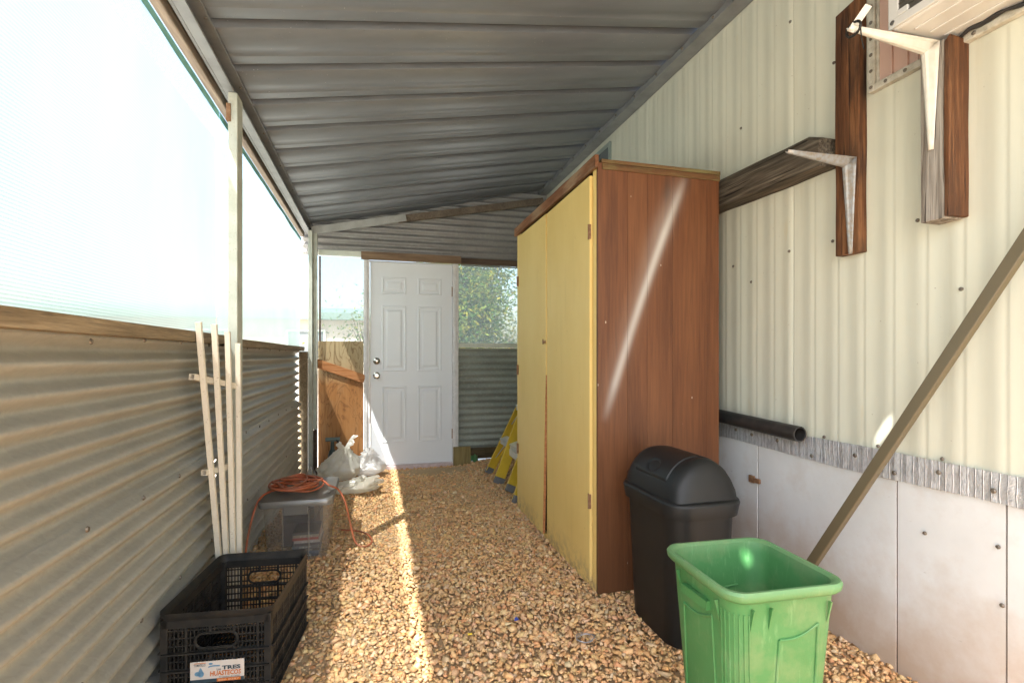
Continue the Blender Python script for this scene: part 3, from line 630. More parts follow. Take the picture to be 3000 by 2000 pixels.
# ================================================================== MOBILE HOME (right)
house = thing('mobile_home', (1.80, 1.5, 0), 'cream ribbed metal mobile home wall with white skirting, along the right', 'house')
GR = .11364
def siding(y0):
    b = MB(); ys = []; w = GR
    for i in range(11):
        o = y0 + i * w; ys += [(o + .000, .0016 if i else .005), (o + .006, .0), (o + w * .30, .0), (o + w * .30 + .016, .0030), (o + w * .74, .0030), (o + w * .74 + .016, .0), (o + w - .006, .0)]
    ys.append((y0 + 11 * w - .002, .005)); rows = []
    for z in (.745, 1.1, 1.5, 1.9, 2.3, 2.7, zr(1.79) + .0):
        rows.append([(1.797 + d + .0022 * mnoise.noise((yy * 2.5, z * 1.5, 0)), yy, z) for yy, d in ys])
    n = len(ys); P = [p for r in rows for p in r]
    return b.add(P, [(i * n + j, i * n + j + 1, (i + 1) * n + j + 1, (i + 1) * n + j) for i in range(len(rows) - 1) for j in range(n - 1)])
for i in range(-2, 4): siding(1.867 + 1.25 * i - 1.25).build('siding_panel', m_siding, house, smooth=40, solid=-1)
MB().box((1.803, -1.9, -.05), (1.86, 5.62, zr(1.79))).build('wall_core', m_fascia, house)
MB().box((1.796, 5.605, .72), (1.83, 5.64, zr(1.79))).build('corner_trim', m_white_trim, house, bevel=.002)
ys = [-1.9, -.30, .42, 1.072, 1.40, 2.085, 2.80, 3.6, 4.4, 5.6]
for a, c in zip(ys[:-1], ys[1:]):
    tl = random.uniform(-.0035, .0035)
    MB().add([(1.7995 + tl, a + .003, -.05), (1.7995 - tl, c - .003, -.05), (1.7995 - tl * .5, c - .003, .70), (1.7995 + tl * .5, a + .003, .70), (1.803, a + .003, -.05), (1.803, c - .003, -.05), (1.803, c - .003, .70), (1.803, a + .003, .70)],
             [(0, 1, 2, 3), (4, 7, 6, 5), (0, 4, 5, 1), (1, 5, 6, 2), (2, 6, 7, 3), (3, 7, 4, 0)]).build('skirting_panel', m_skirt, house)
def foil(u, v):
    yy = -1.9 + 7.4 * u; zt = .773 + .003 * math.sin(yy * 5); zb = .677 + .014 * math.exp(-((yy - 2.35) / .25) ** 2) + .004 * math.sin(yy * 7)
    rib = .0035 * max(0, math.sin(yy * 2 * math.pi / .042)) ** 6
    return (1.7905 - rib + .004 * mnoise.noise((yy * 6, v * 2, 4)) + .0025 * mnoise.noise((yy * 30, v * 6, 4)), yy, zb + (zt - zb) * v)
MB().grid(foil, 900, 6).build('foil_strip', m_foil, house, smooth=60, solid=-1)
def screw(y, z, x=1.795, r=.0065): MB().lathe([(0, .0045), (r * .7, .004), (r, .001), (r, -.002)], (x, y, z), 8, (-1, 0, 0)).build('screw', m_screw, house)
for y, z in ((2.258, 1.586), (1.887, 1.591), (1.661, 1.587), (1.325, 1.585), (2.126, 1.486), (1.191, 1.332), (1.44, 2.45), (1.88, 2.62), (1.655, 2.31), (2.2, 2.28)): screw(y, z)
for y, z in ((1.947, .729), (1.755, .695), (1.553, .736), (1.399, .702), (1.251, .737), (1.097, .716), (2.111, .732), (2.226, .74), (.9, .72), (.75, .70)): screw(y, z, 1.785, .008)
for y, z in ((1.245, .782), (1.466, .786), (1.70, .784), (1.09, .55), (1.08, .38), (1.30, .52)): screw(y, z, 1.793)
MB().box((1.786, 2.10, .495), (1.797, 2.135, .530)).box((1.784, 2.062, .500), (1.797, 2.098, .522)).build('latch', m_rust, house, bevel=.002)
# window with the air conditioner
wf = MB().box((1.772, 1.462, 2.098), (1.797, 1.490, 3.0)).box((1.772, .55, 2.098), (1.797, 1.462, 2.124)).box((1.78, 1.452, 2.124), (1.797, 1.462, 3.0))
win = wf.build('window', m_caulk, house, bevel=.003)
MB().box((1.785, 1.30, 2.124), (1.793, 1.452, 3.0)).build('filler_panel', m_pink, win)
for yy in (1.40, 1.345, 1.31): MB().box((1.776, yy, 2.124), (1.785, yy + .008, 3.0)).build('filler_rib', m_pink, win, bevel=.001)
MB().box((1.780, 1.262, 2.124), (1.795, 1.298, 3.0)).build('window_mullion', m_alu, win, bevel=.002)
MB().box((1.788, .56, 2.124), (1.794, 1.262, 3.0)).build('pane', m_glass_dark, win)
for i in range(6): MB().lathe([(0, .004), (.006, .002), (.007, 0)], (1.772, 1.476, 2.115 + i * .06), 8, (-1, 0, 0)).build('window_screw', m_screw, win)
for i in range(5): MB().lathe([(0, .004), (.006, .002), (.007, 0)], (1.772, 1.42 - i * .07, 2.111), 8, (-1, 0, 0)).build('window_screw', m_screw, win)
# small window behind the cabinet
w2 = MB().box((1.780, 3.68, 2.40), (1.797, 3.71, 2.82)).box((1.780, 3.71, 2.79), (1.797, 3.97, 2.82)).box((1.780, 3.97, 2.40), (1.797, 4.00, 2.82)).build('window', m_winframe, house, bevel=.002)
MB().box((1.788, 3.71, 2.40), (1.794, 3.97, 2.79)).build('pane', m_glass_dark, w2)

# ================================================================== ON THE HOUSE WALL
def splitboard(b, x0, x1, y0, y1, z0, z1, sd):
    L = []
    for i in range(15):
        t = i / 14; z = z0 + (z1 - z0) * t; w = lambda k: .0022 * mnoise.noise((z * 6, k * 3.1, sd))
        L.append([(x0 + w(1), y0 + w(2), z + (.006 if i == 14 else 0)), (x1, y0 + w(3), z), (x1, y1 + w(4), z), (x0 + w(5), y1 + w(6), z - (.012 if i == 14 else 0))])
    return b.loops(L, True, True)
o = splitboard(MB(), 1.758, 1.7965, 1.512, 1.615, 1.513, 2.475, 1).build('wall_board', m_redwood, bevel=.003)
tag(o, 'tall brown weathered board screwed to the siding, grey bracket on it', 'board')
o = thing('wall_board', (1.75, 1.2, 1.55), 'half silvered, half brown board under the air conditioner', 'board')
splitboard(MB(), 1.716, 1.7965, 1.186, 1.258, 1.552, 2.108, 2).build('silvered_plank', m_greywood, o, bevel=.003)
splitboard(MB(), 1.713, 1.7965, 1.168, 1.185, 1.556, 2.112, 3).build('brown_edge', m_redwood, o, bevel=.003)
# old timber
def timber():
    L = []
    for i in range(31):
        t = i / 30; y = 1.640 + 2.0 * t; n = lambda k, s=.004: s * mnoise.noise((y * 5, k * 2.3, 7)); zz = .006 * math.sin(y * 3)
        ch = .03 if i == 0 else 0
        L.append([(1.705 + n(1), y, 1.885 + zz + n(2)), (1.7960, y, 1.882 + zz + n(3)), (1.7960, y, 2.028 + zz - ch), (1.725 + n(4), y, 2.030 + zz - ch + n(5)), (1.703 + n(6), y, 2.005 + zz - ch * .7 + n(7)), (1.698 + n(8), y, 1.95 + zz + n(9))])
    return MB().loops(L, True, True)
tag(timber().build('old_timber', m_timber, smooth=50), 'thick grey checked timber running level behind the brown cabinet', 'timber')
# brackets
def bracket(name, m, x, y, z, arm, leg, label, w0=.052):
    r = thing(name, (x, y, z), label, 'bracket', 'shelf brackets on the wall')
    def chan(p, q, nrm, w1, w2, dp1, dp2):
        b = MB(); n = 10; P = []
        for i in range(n + 1):
            t = i / n; c = Vector(p).lerp(Vector(q), t); w = w1 + (w2 - w1) * t; dp = dp1 + (dp2 - dp1) * t; N = Vector(nrm)
            row = []
            for a, h in ((-.5, 0), (-.32, .12), (-.22, .85), (-.1, 1), (.1, 1), (.22, .85), (.32, .12), (.5, 0)): row.append(c + Vector((0, a * w, 0)) + N * (h * dp))
            P.append(row)
        k = len(P[0]); return b.add([p for r_ in P for p in r_], [(i * k + j, i * k + j + 1, (i + 1) * k + j + 1, (i + 1) * k + j) for i in range(n) for j in range(k - 1)])
    chan((x, y, z), (x, y, z - leg), (-1, 0, 0), w0, w0 * .30, .034, .006).build('wall_leg', m, r, smooth=35, solid=.002)
    chan((x, y, z), (x - arm, y, z + .004), (0, 0, -1), w0, w0 * .34, .034, .008).build('arm', m, r, smooth=35, solid=.002)
    MB().grid(lambda u, v: (x - .004 - .045 * (1 - math.sin(u * math.pi / 2)) * 1.0 - .0, y + (v - .5) * w0 * .42, z - .004 - .045 * (1 - math.cos(u * math.pi / 2))), 8, 2).build('elbow', m, r, smooth=60, solid=.002)
    for zz in (z - .05, z - leg + .012): MB().lathe([(0, .003), (.005, .002), (.0055, 0)], (x - .002, y, zz), 8, (-1, 0, 0)).build('bolt', m_screw, r)
    return r
bracket('shelf_bracket', m_brk_grey, 1.755, 1.545, 1.872, .295, .362, 'empty rust-speckled grey bracket on the tall brown board')
bracket('shelf_bracket', m_brk_white, 1.712, 1.222, 2.112, .33, .335, 'white enamel bracket holding up the air conditioner', .054)
# air conditioner
ac = thing('air_conditioner', (1.67, .9, 2.13), 'white window air conditioner with dark fins, seen from below', 'air conditioner')
MB().box((1.55, .62, 2.128), (1.784, 1.222, 2.48)).build('casing', m_acwhite, ac, bevel=.008)
MB().box((1.540, .62, 2.132), (1.552, 1.226, 2.158)).box((1.540, 1.196, 2.158), (1.552, 1.226, 2.48)).box((1.538, 1.165, 2.158), (1.549, 1.196, 2.176)).build('frame', m_acwhite, ac, bevel=.002)
MB().box((1.546, .64, 2.158), (1.5505, 1.196, 2.48)).build('condenser', m_fins, ac)
for i in range(18): MB().box((1.5425, .64, 2.160 + i * .0175), (1.5465, 1.195, 2.1625 + i * .0175)).build('fin', m_fins, ac)
for x in (1.60, 1.66, 1.72): MB().box((x, .66, 2.124), (x + .012, 1.19, 2.1285)).build('base_rib', m_acwhite, ac, bevel=.002)
MB().lathe([(0, .004), (.007, .003), (.008, 0)], (1.5405, 1.211, 2.147), 10, (-1, 0, 0)).build('screw', m_chrome, ac)
MB().tube([(1.765 + .01 * math.sin(i * 2.1), .60 + .032 * i, 2.122 + .006 * math.sin(i * 1.3)) for i in range(20)], [.008 + .004 * math.sin(i * 1.7) for i in range(20)], 8).build('foam_seal', m_pipe, ac, smooth=60)
o = thing('tied_rag', (1.45, 1.24, 2.12), 'cream cloth strip tied round the white bracket tip', 'cloth')
MB().bar((1.392, 1.226, 2.105), (1.432, 1.20, 2.175), .004, .020).build('strip', m_trellis, o)
MB().tube([(1.40 + .0, 1.222 + .024 * math.cos(t), 2.112 + .020 * math.sin(t)) for t in np.linspace(0, 6.28, 16)], .004, 6).tube([(1.402, 1.20, 2.10), (1.40, 1.196, 2.07), (1.404, 1.192, 2.035)], .0018, 5).build('knot', m_crate, o, smooth=60)
# pipe
b = MB(); a = Vector((1.742, 1.772, .786)); c = Vector((1.742, 3.1, .835)); d = (c - a).normalized(); q = Vector((0, 0, 1)).rotation_difference(d); L = []
for r_, t in ((.028, .09), (.028, 0), (.0335, 0), (.0335, .25), (.0335, 1.0)):
    L.append([a + d * (t * (c - a).length if t > .2 else t) + q @ Vector((r_ * math.cos(2 * math.pi * k / 24), r_ * math.sin(2 * math.pi * k / 24), 0)) for k in range(24)])
b.loops(L); o = b.build('drain_pipe', m_pipe, smooth=40, solid=-1)
tag(o, 'scuffed black plastic pipe poking out level beside the brown cabinet', 'pipe')
# leaning tube
P0 = Vector((1.561, 1.746, 0.0)); DD = Vector((.12, -.576, 1.08)).normalized()
b = MB().bar(P0 + DD * .01, P0 + DD * 2.0, .024, .036, (0, 1, .3)); o = b.build('leaning_tube', m_pole, bevel=.003)
tag(o, 'long tan metal tube leaning on the siding behind the green bin', 'metal tube')

# ================================================================== CABINET
cab = thing('storage_cabinet', (1.0, 2.19, 0), 'tall wooden cabinet with mustard yellow doors and brown sides', 'cabinet')
xs = [.9995, 1.152, 1.257, 1.394, 1.587, 1.658]
for a, c in zip(xs[:-1], xs[1:]):
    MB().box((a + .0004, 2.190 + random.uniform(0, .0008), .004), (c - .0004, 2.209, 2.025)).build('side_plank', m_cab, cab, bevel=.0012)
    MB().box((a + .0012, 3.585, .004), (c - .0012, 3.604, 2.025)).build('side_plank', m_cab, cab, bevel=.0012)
MB().box((1.016, 2.186, 2.025), (1.664, 3.61, 2.043)).build('top_board', m_cabtop, cab, bevel=.002)
MB().box((1.02, 2.1835, 1.994), (1.659, 2.1905, 2.022)).build('top_batten', m_cabtop, cab, bevel=.001)
MB().box((1.64, 2.21, .0), (1.655, 3.585, 2.02)).build('back_panel', m_fascia, cab)
MB().box((1.03, 2.21, .02), (1.64, 3.585, .05)).build('floor_board', m_fascia, cab)
MB().box((1.000, 2.2095, .0), (1.0175, 2.250, 2.03)).build('corner_stile', m_yellow, cab, bevel=.003)
MB().box((1.000, 3.555, .0), (1.0175, 3.605, 2.03)).build('corner_stile', m_yellow, cab, bevel=.003)
MB().box((1.000, 2.258, .0), (1.017, 3.554, .035)).build('kick_board', m_yellow, cab, bevel=.002)
MB().box((1.005, 2.196, -.01), (1.20, 2.206, .012)).build('foot_batten', m_scrap, cab)
rz = Matrix.Rotation(R(.6), 3, 'Z'); rz2 = Matrix.Rotation(R(-1.1), 3, 'Z')
D1 = MB().box((.992, 2.254, .038), (1.010, 2.926, 1.985), rz2).build('cabinet_door', m_yellow, cab, bevel=.003)
dz = [(.038, -.020), (.5, -.010), (1.0, 0), (1.985, 0)]          # the far door is warped: its free lower corner stands proud
D2 = MB().loops([[(.994 + k, 2.934, z), (1.010 + k, 2.934, z), (1.011, 3.552, z), (.993, 3.552, z)] for z, k in dz], True, True).build('cabinet_door', m_yellow, cab, bevel=.002)
MB().loops([[(.9945 + k, 2.9325, z + .002), (1.0095 + k, 2.9325, z + .002), (1.0095 + k, 2.9345, z + .002), (.9945 + k, 2.9345, z + .002)] for z, k in dz[:3]], True, True).build('bare_edge', m_orangeboard, D2)
def trim(y0, y1):
    return MB().grid(lambda u, v: ([.980, .998, .998, .980, .980][round(v * 4)] + .002 * mnoise.noise((u * 9, v, 1)), y0 + (y1 - y0) * u, [1.998, 1.998, 2.056, 2.056, 1.998][round(v * 4)] + .003 * mnoise.noise((u * 7, v * 2, 3))), 24, 4)
t_ = trim(2.178, 3.615); t_.f += [tuple(range(0, 4))[::-1], tuple(range(24 * 5, 24 * 5 + 4))]; t_.build('fascia_trim', m_cabtrim, cab)
for y, z, dd in ((2.262, 1.715, D1), (2.262, .422, D1), (3.548, 1.66, D2), (3.548, .45, D2), (3.548, 1.02, D2)):
    MB().box((.984, y - .012, z - .035), (.992, y + .012, z + .035)).cyl((.983, y, z - .037), (.983, y, z + .037), .004, 8).build('hinge', m_rust, dd, bevel=.001)
MB().box((.981, 2.925, 1.198), (.992, 2.965, 1.212)).cyl((.980, 2.945, 1.19), (.980, 2.945, 1.222), .004, 8).build('latch', m_rust, D2, bevel=.001)

# ================================================================== BINS
gb = thing('open_bin', (.975, 1.17, 0), 'open green plastic bin with a moulded rim, in front', 'bin')
def green():
    cx, cyy = .975, 1.168
    def lp(z, ins): 
        s = .120 + .034 * z / .56
        return rrect(cx, cyy, s - ins + .0, s - ins, .05, z, 6, R(-3))
    L = [lp(.012, .03), lp(.0, .012), lp(.012, .002)] + [lp(z, 0) for z in (.1, .2, .3, .4, .47, .525)]
    L += [lp(.530, -.001), lp(.533, -.009), lp(.540, -.014), lp(.553, -.015), lp(.560, -.011), lp(.560, -.004), lp(.553, .003)] + [lp(z, .0045) for z in (.5, .3, .1, .02)]
    return MB().loops(L, True, True)
green().build('body', m_green, gb, smooth=40)
def gface(fn, name): fn.build(name, m_green, gb, smooth=50)
# raised panel with curved top on the front (camera) side, ribs on the corners, clip under the rim
def fpt(u, z, side, out=0.0):       # a point on the bin's side wall
    s = .120 + .034 * z / .56 + out; c, sn = math.cos(R(-3)), math.sin(R(-3)); x, y = {'f': (u, -s), 'l': (-s, -u), 'b': (u, s), 'r': (s, u)}[side]
    return (.975 + x * c - y * sn, 1.168 + x * sn + y * c, z)
for sd, u0, u1 in (('f', -.035, .085), ('l', -.085, .06), ('b', -.07, .07), ('r', -.07, .07)):
    sg = 1
    for (a, b_) in (((u0, .04), (u0 + .012, .43)), ((u1, .04), (u1, .46)), ((u0 + .012, .43), (u1, .46))):
        pts = [fpt(a[0] + (b_[0] - a[0]) * t, a[1] + (b_[1] - a[1]) * t + (.012 * math.sin(math.pi * t) * (-1 if a[1] > .3 else 0)), sd, .001) for t in np.linspace(0, 1, 9)]
        gface(MB().tube(pts, .0035, 8), 'moulded_edge')
    pts = [fpt(u0 + (u1 - u0) * t, .40 + .03 * math.sin(math.pi * t * .5), sd, -.006) for t in np.linspace(0, 1, 9)]
    gface(MB().tube(pts, .0035, 8), 'inner_edge')
for k in range(7):
    a = R(182 + k * 13); pts = []
    for z in (.02, .25, .5):
        s = .120 + .034 * z / .56; cx = -(s - .05); px = cx + .0505 * math.cos(a); py = cx + .0505 * math.sin(a); c, sn = math.cos(R(-3)), math.sin(R(-3))
        pts.append((.975 + px * c - py * sn, 1.168 + px * sn + py * c, z))
    gface(MB().tube(pts, .0022, 6), 'corner_rib')
for sd, u in (('f', -.105), ('f', -.055), ('l', -.09), ('l', .09), ('f', .11)):
    a = Vector(fpt(u, .516, sd, .002)); c = Vector(fpt(u, .46, sd, .001)); q = Vector(fpt(u, .516, sd, .012)); w = Vector(fpt(u + .004, .516, sd, .002)) - a
    gface(MB().add([a, c, q, a + w, c + w, q + w], [(0, 1, 2), (3, 5, 4), (0, 3, 4, 1), (1, 4, 5, 2), (2, 5, 3, 0)]), 'gusset')
a = [fpt(u, z, 'l', o_) for u, z, o_ in ((-.02, .49, .012), (-.02, .475, .012), (.09, .475, .012), (.09, .49, .012))]
gface(MB().box(tuple(np.array(fpt(0, .48, 'l', .006)) - np.array((.009, .055, .009))), tuple(np.array(fpt(0, .48, 'l', .006)) + np.array((.006, .055, .014)))), 'grip_lip')

bb = thing('swing_bin', (1.19, 1.86, 0), 'black plastic waste bin with a domed swing lid beside the cabinet', 'bin')
BX, BY = 1.210, 1.862
def blp(z, ins, bow=0.0):
    P = []
    for (x, y, zz) in rrect(BX, BY, .130 + .018 * z / .55 - ins, .195 + .022 * z / .55 - ins, .095, z, 8): P.append((x, y, zz))
    return P
MB().loops([blp(0.0, .02), blp(0, .008), blp(.01, 0)] + [blp(z, 0) for z in (.15, .3, .45, .54)], True, True).build('body', m_black, bb, smooth=45)
lid = MB().loops([blp(.515, -.004), blp(.510, -.012), blp(.556, -.017), blp(.566, -.014), blp(.570, -.006), blp(.572, .006)], False, False)
# hood: arched across X, closed at both ends
def hood(u, v):
    x = -1 + 2 * u; y = -1 + 2 * v
    ex = .148; ey = .212
    prof_x = max(0.0, 1 - abs(x) ** 2.3) ** .62
    edge = 1.0 if abs(y) < .70 else max(0.0, 1 - ((abs(y) - .70) / .30) ** 2.2) ** .5
    cy_ = 1 - .07 * (abs(x) ** 4) ; 
    return (BX + ex * x * (1 - .10 * abs(y) ** 6), BY + ey * y * (1 - .05 * abs(x) ** 6), .570 + .152 * prof_x * edge)
lid.grid(hood, 28, 28)
LID = lid.build('lid', m_black, bb, smooth=50)
def flap(u, v):
    x = -1 + 2 * u; y = -.60 + 1.2 * v; ux = (x * .90 + 1) / 2; vy = (y + 1) / 2; p = Vector(hood(ux, vy)); 
    n = Vector((x * .9, 0, .75)).normalized()
    rc = ((x + .80) / .11) ** 2 + ((y - .02) / .16) ** 2; dent = -.014 * math.exp(-rc ** 2) if x < -.5 else 0
    edge = min(u, 1 - u, v, 1 - v); lift = .0045 if edge > .001 else -.004
    return tuple(p + n * (lift + dent))
MB().grid(flap, 60, 40).build('swing_flap', m_black, LID, smooth=50)

# ================================================================== CRATE
cr = thing('produce_crate', (-.46, 2.04, 0), 'black slatted plastic produce crate with a paper label, by the corrugated wall', 'crate')
CA = R(-6); CU = Vector((math.cos(CA), math.sin(CA), 0)); CV = Vector((-math.sin(CA), math.cos(CA), 0)); CZ = Vector((0, 0, 1)); CO = Vector((-.335, 1.785, .0)) - CU * .318
CW, CL, CH = .318, .462, .30
def side_panel(org, u, n, w, handle):
    b = MB(); h = CH; nb = int(w / .0115)
    for i in range(nb + 1):                               # fine uprights
        s = w * i / nb; big = i % 6 == 0
        if handle and abs(s - w / 2) < .062 and not big:
            segs = ((.012, .195), (.243, h - .01))
        elif handle and abs(s - w / 2) < .055: segs = ((.012, .195), (.243, h - .01))
        else: segs = ((.012, h - .01),)
        for z0, z1 in segs: b.bar(org + u * s + CZ * z0, org + u * s + CZ * z1, .0075 if big else .0032, .0085 if big else .004, n)
    for k, z in enumerate(np.linspace(.012, h - .045, 11)):
        if handle and .195 < z < .243: 
            for s0, s1 in ((0, w / 2 - .06), (w / 2 + .06, w)): b.bar(org + u * s0 + CZ * z, org + u * s1 + CZ * z, .004, .004, CZ)
        else: b.bar(org + CZ * z, org + u * w + CZ * z, .004, .004, CZ)
    for z in (.02, .075, .13, .185): b.bar(org + CZ * z + n * .004, org + u * w + CZ * z + n * .004, .018, .005, CZ)
    b.bar(org + CZ * (h - .022), org + u * w + CZ * (h - .022), .010, .028, CZ)
    if handle:
        c = org + u * (w / 2) + CZ * .219 + n * .003; pts = []
        for t in np.linspace(0, 2 * math.pi, 29)[:-1]:
            pts.append(c + u * (.038 * (1 if math.cos(t) > 0 else -1) + .024 * math.cos(t)) + CZ * (.024 * math.sin(t)))
        b.tube(pts, .0045, 6, closed=True)
    return b
NL = CO; NR = CO + CU * CW; FL = CO + CV * CL; FR = NR + CV * CL
for org, u, n, w, hd in ((NL, CU, -CV, CW, True), (FL, CU, CV, CW, True), (NL, CV, -CU, CL, False), (NR, CV, CU, CL, False)):
    side_panel(org, u, n, w, hd).build('crate_side', m_crate, cr)
b = MB()
for s in np.arange(.0, CW + .001, .0135): b.bar(NL + CU * s + CZ * .012, NL + CU * s + CV * CL + CZ * .012, .004, .006, CZ)
for s in np.arange(.0, CL + .001, .03): b.bar(NL + CV * s + CZ * .012, NL + CV * s + CU * CW + CZ * .012, .006, .006, CZ)
b.build('crate_floor', m_crate, cr)
pts = []
for (x, y, z) in rrect(0, 0, CW / 2 + .005, CL / 2 + .005, .03, CH, 5): pts.append(CO + CU * (CW / 2 + x) + CV * (CL / 2 + y) + CZ * CH)
L = []
for dx, dz in ((-.007, -.012), (.007, -.012), (.008, .004), (-.006, .005), (-.007, -.012)):
    c = CO + CU * CW / 2 + CV * CL / 2; L.append([c + (p - c) * (1 + dx / .2) + CZ * (dz - 0) for p in [q - CZ * 0 for q in pts]])
MB().loops(L).build('crate_rim', m_crate, cr, smooth=40)
for c, a, d_ in ((NL, CU, CV), (NR, -CU, CV), (FL, CU, -CV), (FR, -CU, -CV)): MB().bar(c + (a + d_) * .006 + CZ * .0, c + (a + d_) * .006 + CZ * (CH - .01), .022, .022, CV).build('corner_post', m_crate, cr, bevel=.002)
# paper label
lo = NL + CU * .088 + CZ * .094 - CV * .0165; 
card = MB().add([lo - CV * 0, lo + CU * .158, lo + CU * .158 + CZ * .066, lo + CZ * .066, lo + CV * .002, lo + CU * .158 + CV * .002, lo + CU * .158 + CZ * .066 + CV * .002, lo + CZ * .066 + CV * .002], [(0, 1, 2, 3), (7, 6, 5, 4), (0, 4, 5, 1), (1, 5, 6, 2), (2, 6, 7, 3), (3, 7, 4, 0)]).build('paper_label', m_paper, cr)
tag(card, 'white paper label with orange and dark lettering')

def quad(name, u0, z0, u1, z1, m, d=.0006):
    o_ = lo - CV * d; MB().add([o_ + CU * u0 + CZ * z0, o_ + CU * u1 + CZ * z0, o_ + CU * u1 + CZ * z1, o_ + CU * u0 + CZ * z1], [(0, 1, 2, 3)]).build(name, m, card)
quad('print', .0, .0, .158, .011, m_ink_dark); quad('print', .078, .001, .148, .0105, m_ink_or, .0009)
quad('print', .012, .0605, .046, .0625, m_ink_or)
def txt(s, u, z, h, w, m, sh=0., bo=.0): text_mesh('lettering', s, m, card, lo - CV * .0014 + CU * u + CZ * z, CU, CZ, h, w, bo, sh)
txt('TOMATILLO', .011, .052, .0075, .034, m_ink_dark, 0, .012); txt('Los', .078, .036, .008, .012, m_ink_dark, 0, .01)
txt('TRES', .093, .037, .0125, .055, m_ink_dark, 0, .04); txt('HUASTECOS', .058, .0195, .0155, .091, m_ink_or, .1, .03)
txt('Es Cuestion de Calidad', .084, .0125, .005, .063, m_ink_dark, .3); txt('880 8287', .082, .003, .0055, .062, m_ink_peach, 0, .02)
def blob(name, pts, m):
    P = [lo - CV * .0009 + CU * a + CZ * b_ for a, b_ in pts]; MB().add(P, [tuple(range(len(P)))]).build(name, m, card)
def ell(cx, cz, rx, rz_): return [(cx + rx * math.cos(t), cz + rz_ * math.sin(t)) for t in np.linspace(0, 2 * math.pi, 17)[:-1]]
blob('print', ell(.021, .029, .008, .007), m_ink_blue); blob('print', [(a, b_ ) for a, b_ in ell(.031, .028, .0095, .010)], m_ink_blue); blob('print', [(.024, .036), (.037, .036), (.033, .045), (.0295, .048)], m_ink_blue)
blob('print', [(.052, .046), (.066, .049), (.086, .048), (.088, .052), (.070, .0535), (.054, .051)], m_ink_blue); blob('print', ell(.060, .058, .006, .0035), m_ink_blue)

# ================================================================== TOTE, DISCS, CORD
tt = thing('storage_tote', (-.425, 3.2, 0), 'cloudy clear storage tote with grey lid, left of the path', 'tote')
TX, TY = -.425, 3.20
def tl(z, ins=0.0):
    k = z / .32; return rrect(TX, TY, .150 + .022 * k - ins, .222 + .025 * k - ins, .04, z, 6)
MB().loops([tl(.006, .0), tl(.08), tl(.2), tl(.30), tl(.302, -.008), tl(.318, -.009), tl(.322, -.003)], True, False).build('tub', m_tote, tt, smooth=40, solid=-1)
LIDT = MB().loops([tl(.308, -.014), tl(.306, -.018), tl(.330, -.019), tl(.341, -.012), tl(.342, .0), tl(.334, .015), tl(.334, .05)], False, True).build('lid', m_lid, tt, smooth=40)
MB().box((TX - .062, TY - .262, .262), (TX + .062, TY - .248, .322)).build('latch_flap', m_lid, tt, bevel=.004)
for s in (-1, 1): MB().box((TX + s * .066 - .003, TY - .256, .012), (TX + s * .066 + .003, TY - .238 , .318)).build('moulded_rib', m_tote, tt, bevel=.001)
casec = [(.035, .05, .09), (.05, .10, .16), (.03, .03, .035), (.10, .12, .13), (.05, .05, .06), (.42, .40, .36), (.34, .05, .04), (.30, .27, .2), (.03, .035, .045)]
names = ['ZOOKEEPER', '', 'TWISTED', 'NEXT', '', '2210', '', 'PG 13', '']
zz = .0095
for i, (c, nm) in enumerate(zip(casec, names)):
    hgt = .0145; dx = random.uniform(-.008, .008); mm = dirty('case sleeve %d' % i, c, None, .35)
    lab = ['bottom blue disc case', 'dark blue disc case', 'black disc case', 'slate grey disc case', 'charcoal disc case', 'cream disc case', 'red disc case', 'tan disc case', 'black disc case topping the pile'][i]
    o = MB().box((TX - .02 + dx, TY - .195, zz), (TX + .115 + dx, TY - .005, zz + hgt)).build('disc_case', mm, bevel=.0015)
    tag(o, lab + ', layer %s of the pile inside the clear tote' % ['one', 'two', 'three', 'four', 'five', 'six', 'seven', 'eight', 'nine'][i], 'disc case', 'disc cases stacked in the tote')
    if nm: text_mesh('title', nm, m_paper, o, (TX + .02 + dx, TY - .1958, zz + .004), (1, 0, 0), (0, 0, 1), .0065, .06, .01)
    zz += hgt + .0006
o = MB().box((TX - .06, TY - .21, zz + .06), (TX + .09, TY + .12, zz + .13)).box((TX - .055, TY - .212, zz + .075), (TX + .085, TY - .21, zz + .085)).build('player_case', m_crate, bevel=.006)
tag(o, 'dark grey electronics case under the lid of the clear tote', 'electronics')
o = MB().box((TX - .10, TY - .02, .009), (TX + .10, TY + .16, zz + .0595)).build('dark_box', dirty('dark carton', (.05, .05, .055), None, .6), bevel=.003)
tag(o, 'dark carton at the back inside the clear tote', 'box')

def smooth_path(pts, n=12):
    P = [Vector(p) for p in pts]; out = []
    for i in range(len(P) - 1):
        a, b_, c, d_ = P[max(i - 1, 0)], P[i], P[i + 1], P[min(i + 2, len(P) - 1)]
        for k in range(n):
            t = k / n; out.append(.5 * ((2 * b_) + (c - a) * t + (2 * a - 5 * b_ + 4 * c - d_) * t * t + (3 * b_ - a - 3 * c + d_) * t ** 3))
    out.append(P[-1]); return out
cp = [(-.66, 2.88, .06), (-.655, 2.96, .20), (-.615, 3.02, .345)]; rr = random.Random(5)
cx0, cy0 = -.445, 3.185
for loop in range(10):
    rx = .115 + rr.uniform(-.045, .035); ry = .125 + rr.uniform(-.055, .045); ox = rr.uniform(-.03, .03); oy = rr.uniform(-.04, .04); h = .349 + .0042 * loop
    for k in range(8):
        t = 2 * math.pi * k / 8 + 3.6; cp.append((cx0 + ox + rx * math.cos(t), cy0 + oy + ry * math.sin(t), h + rr.uniform(-.001, .011) + (.02 if loop == 6 and k in (2, 3) else 0)))
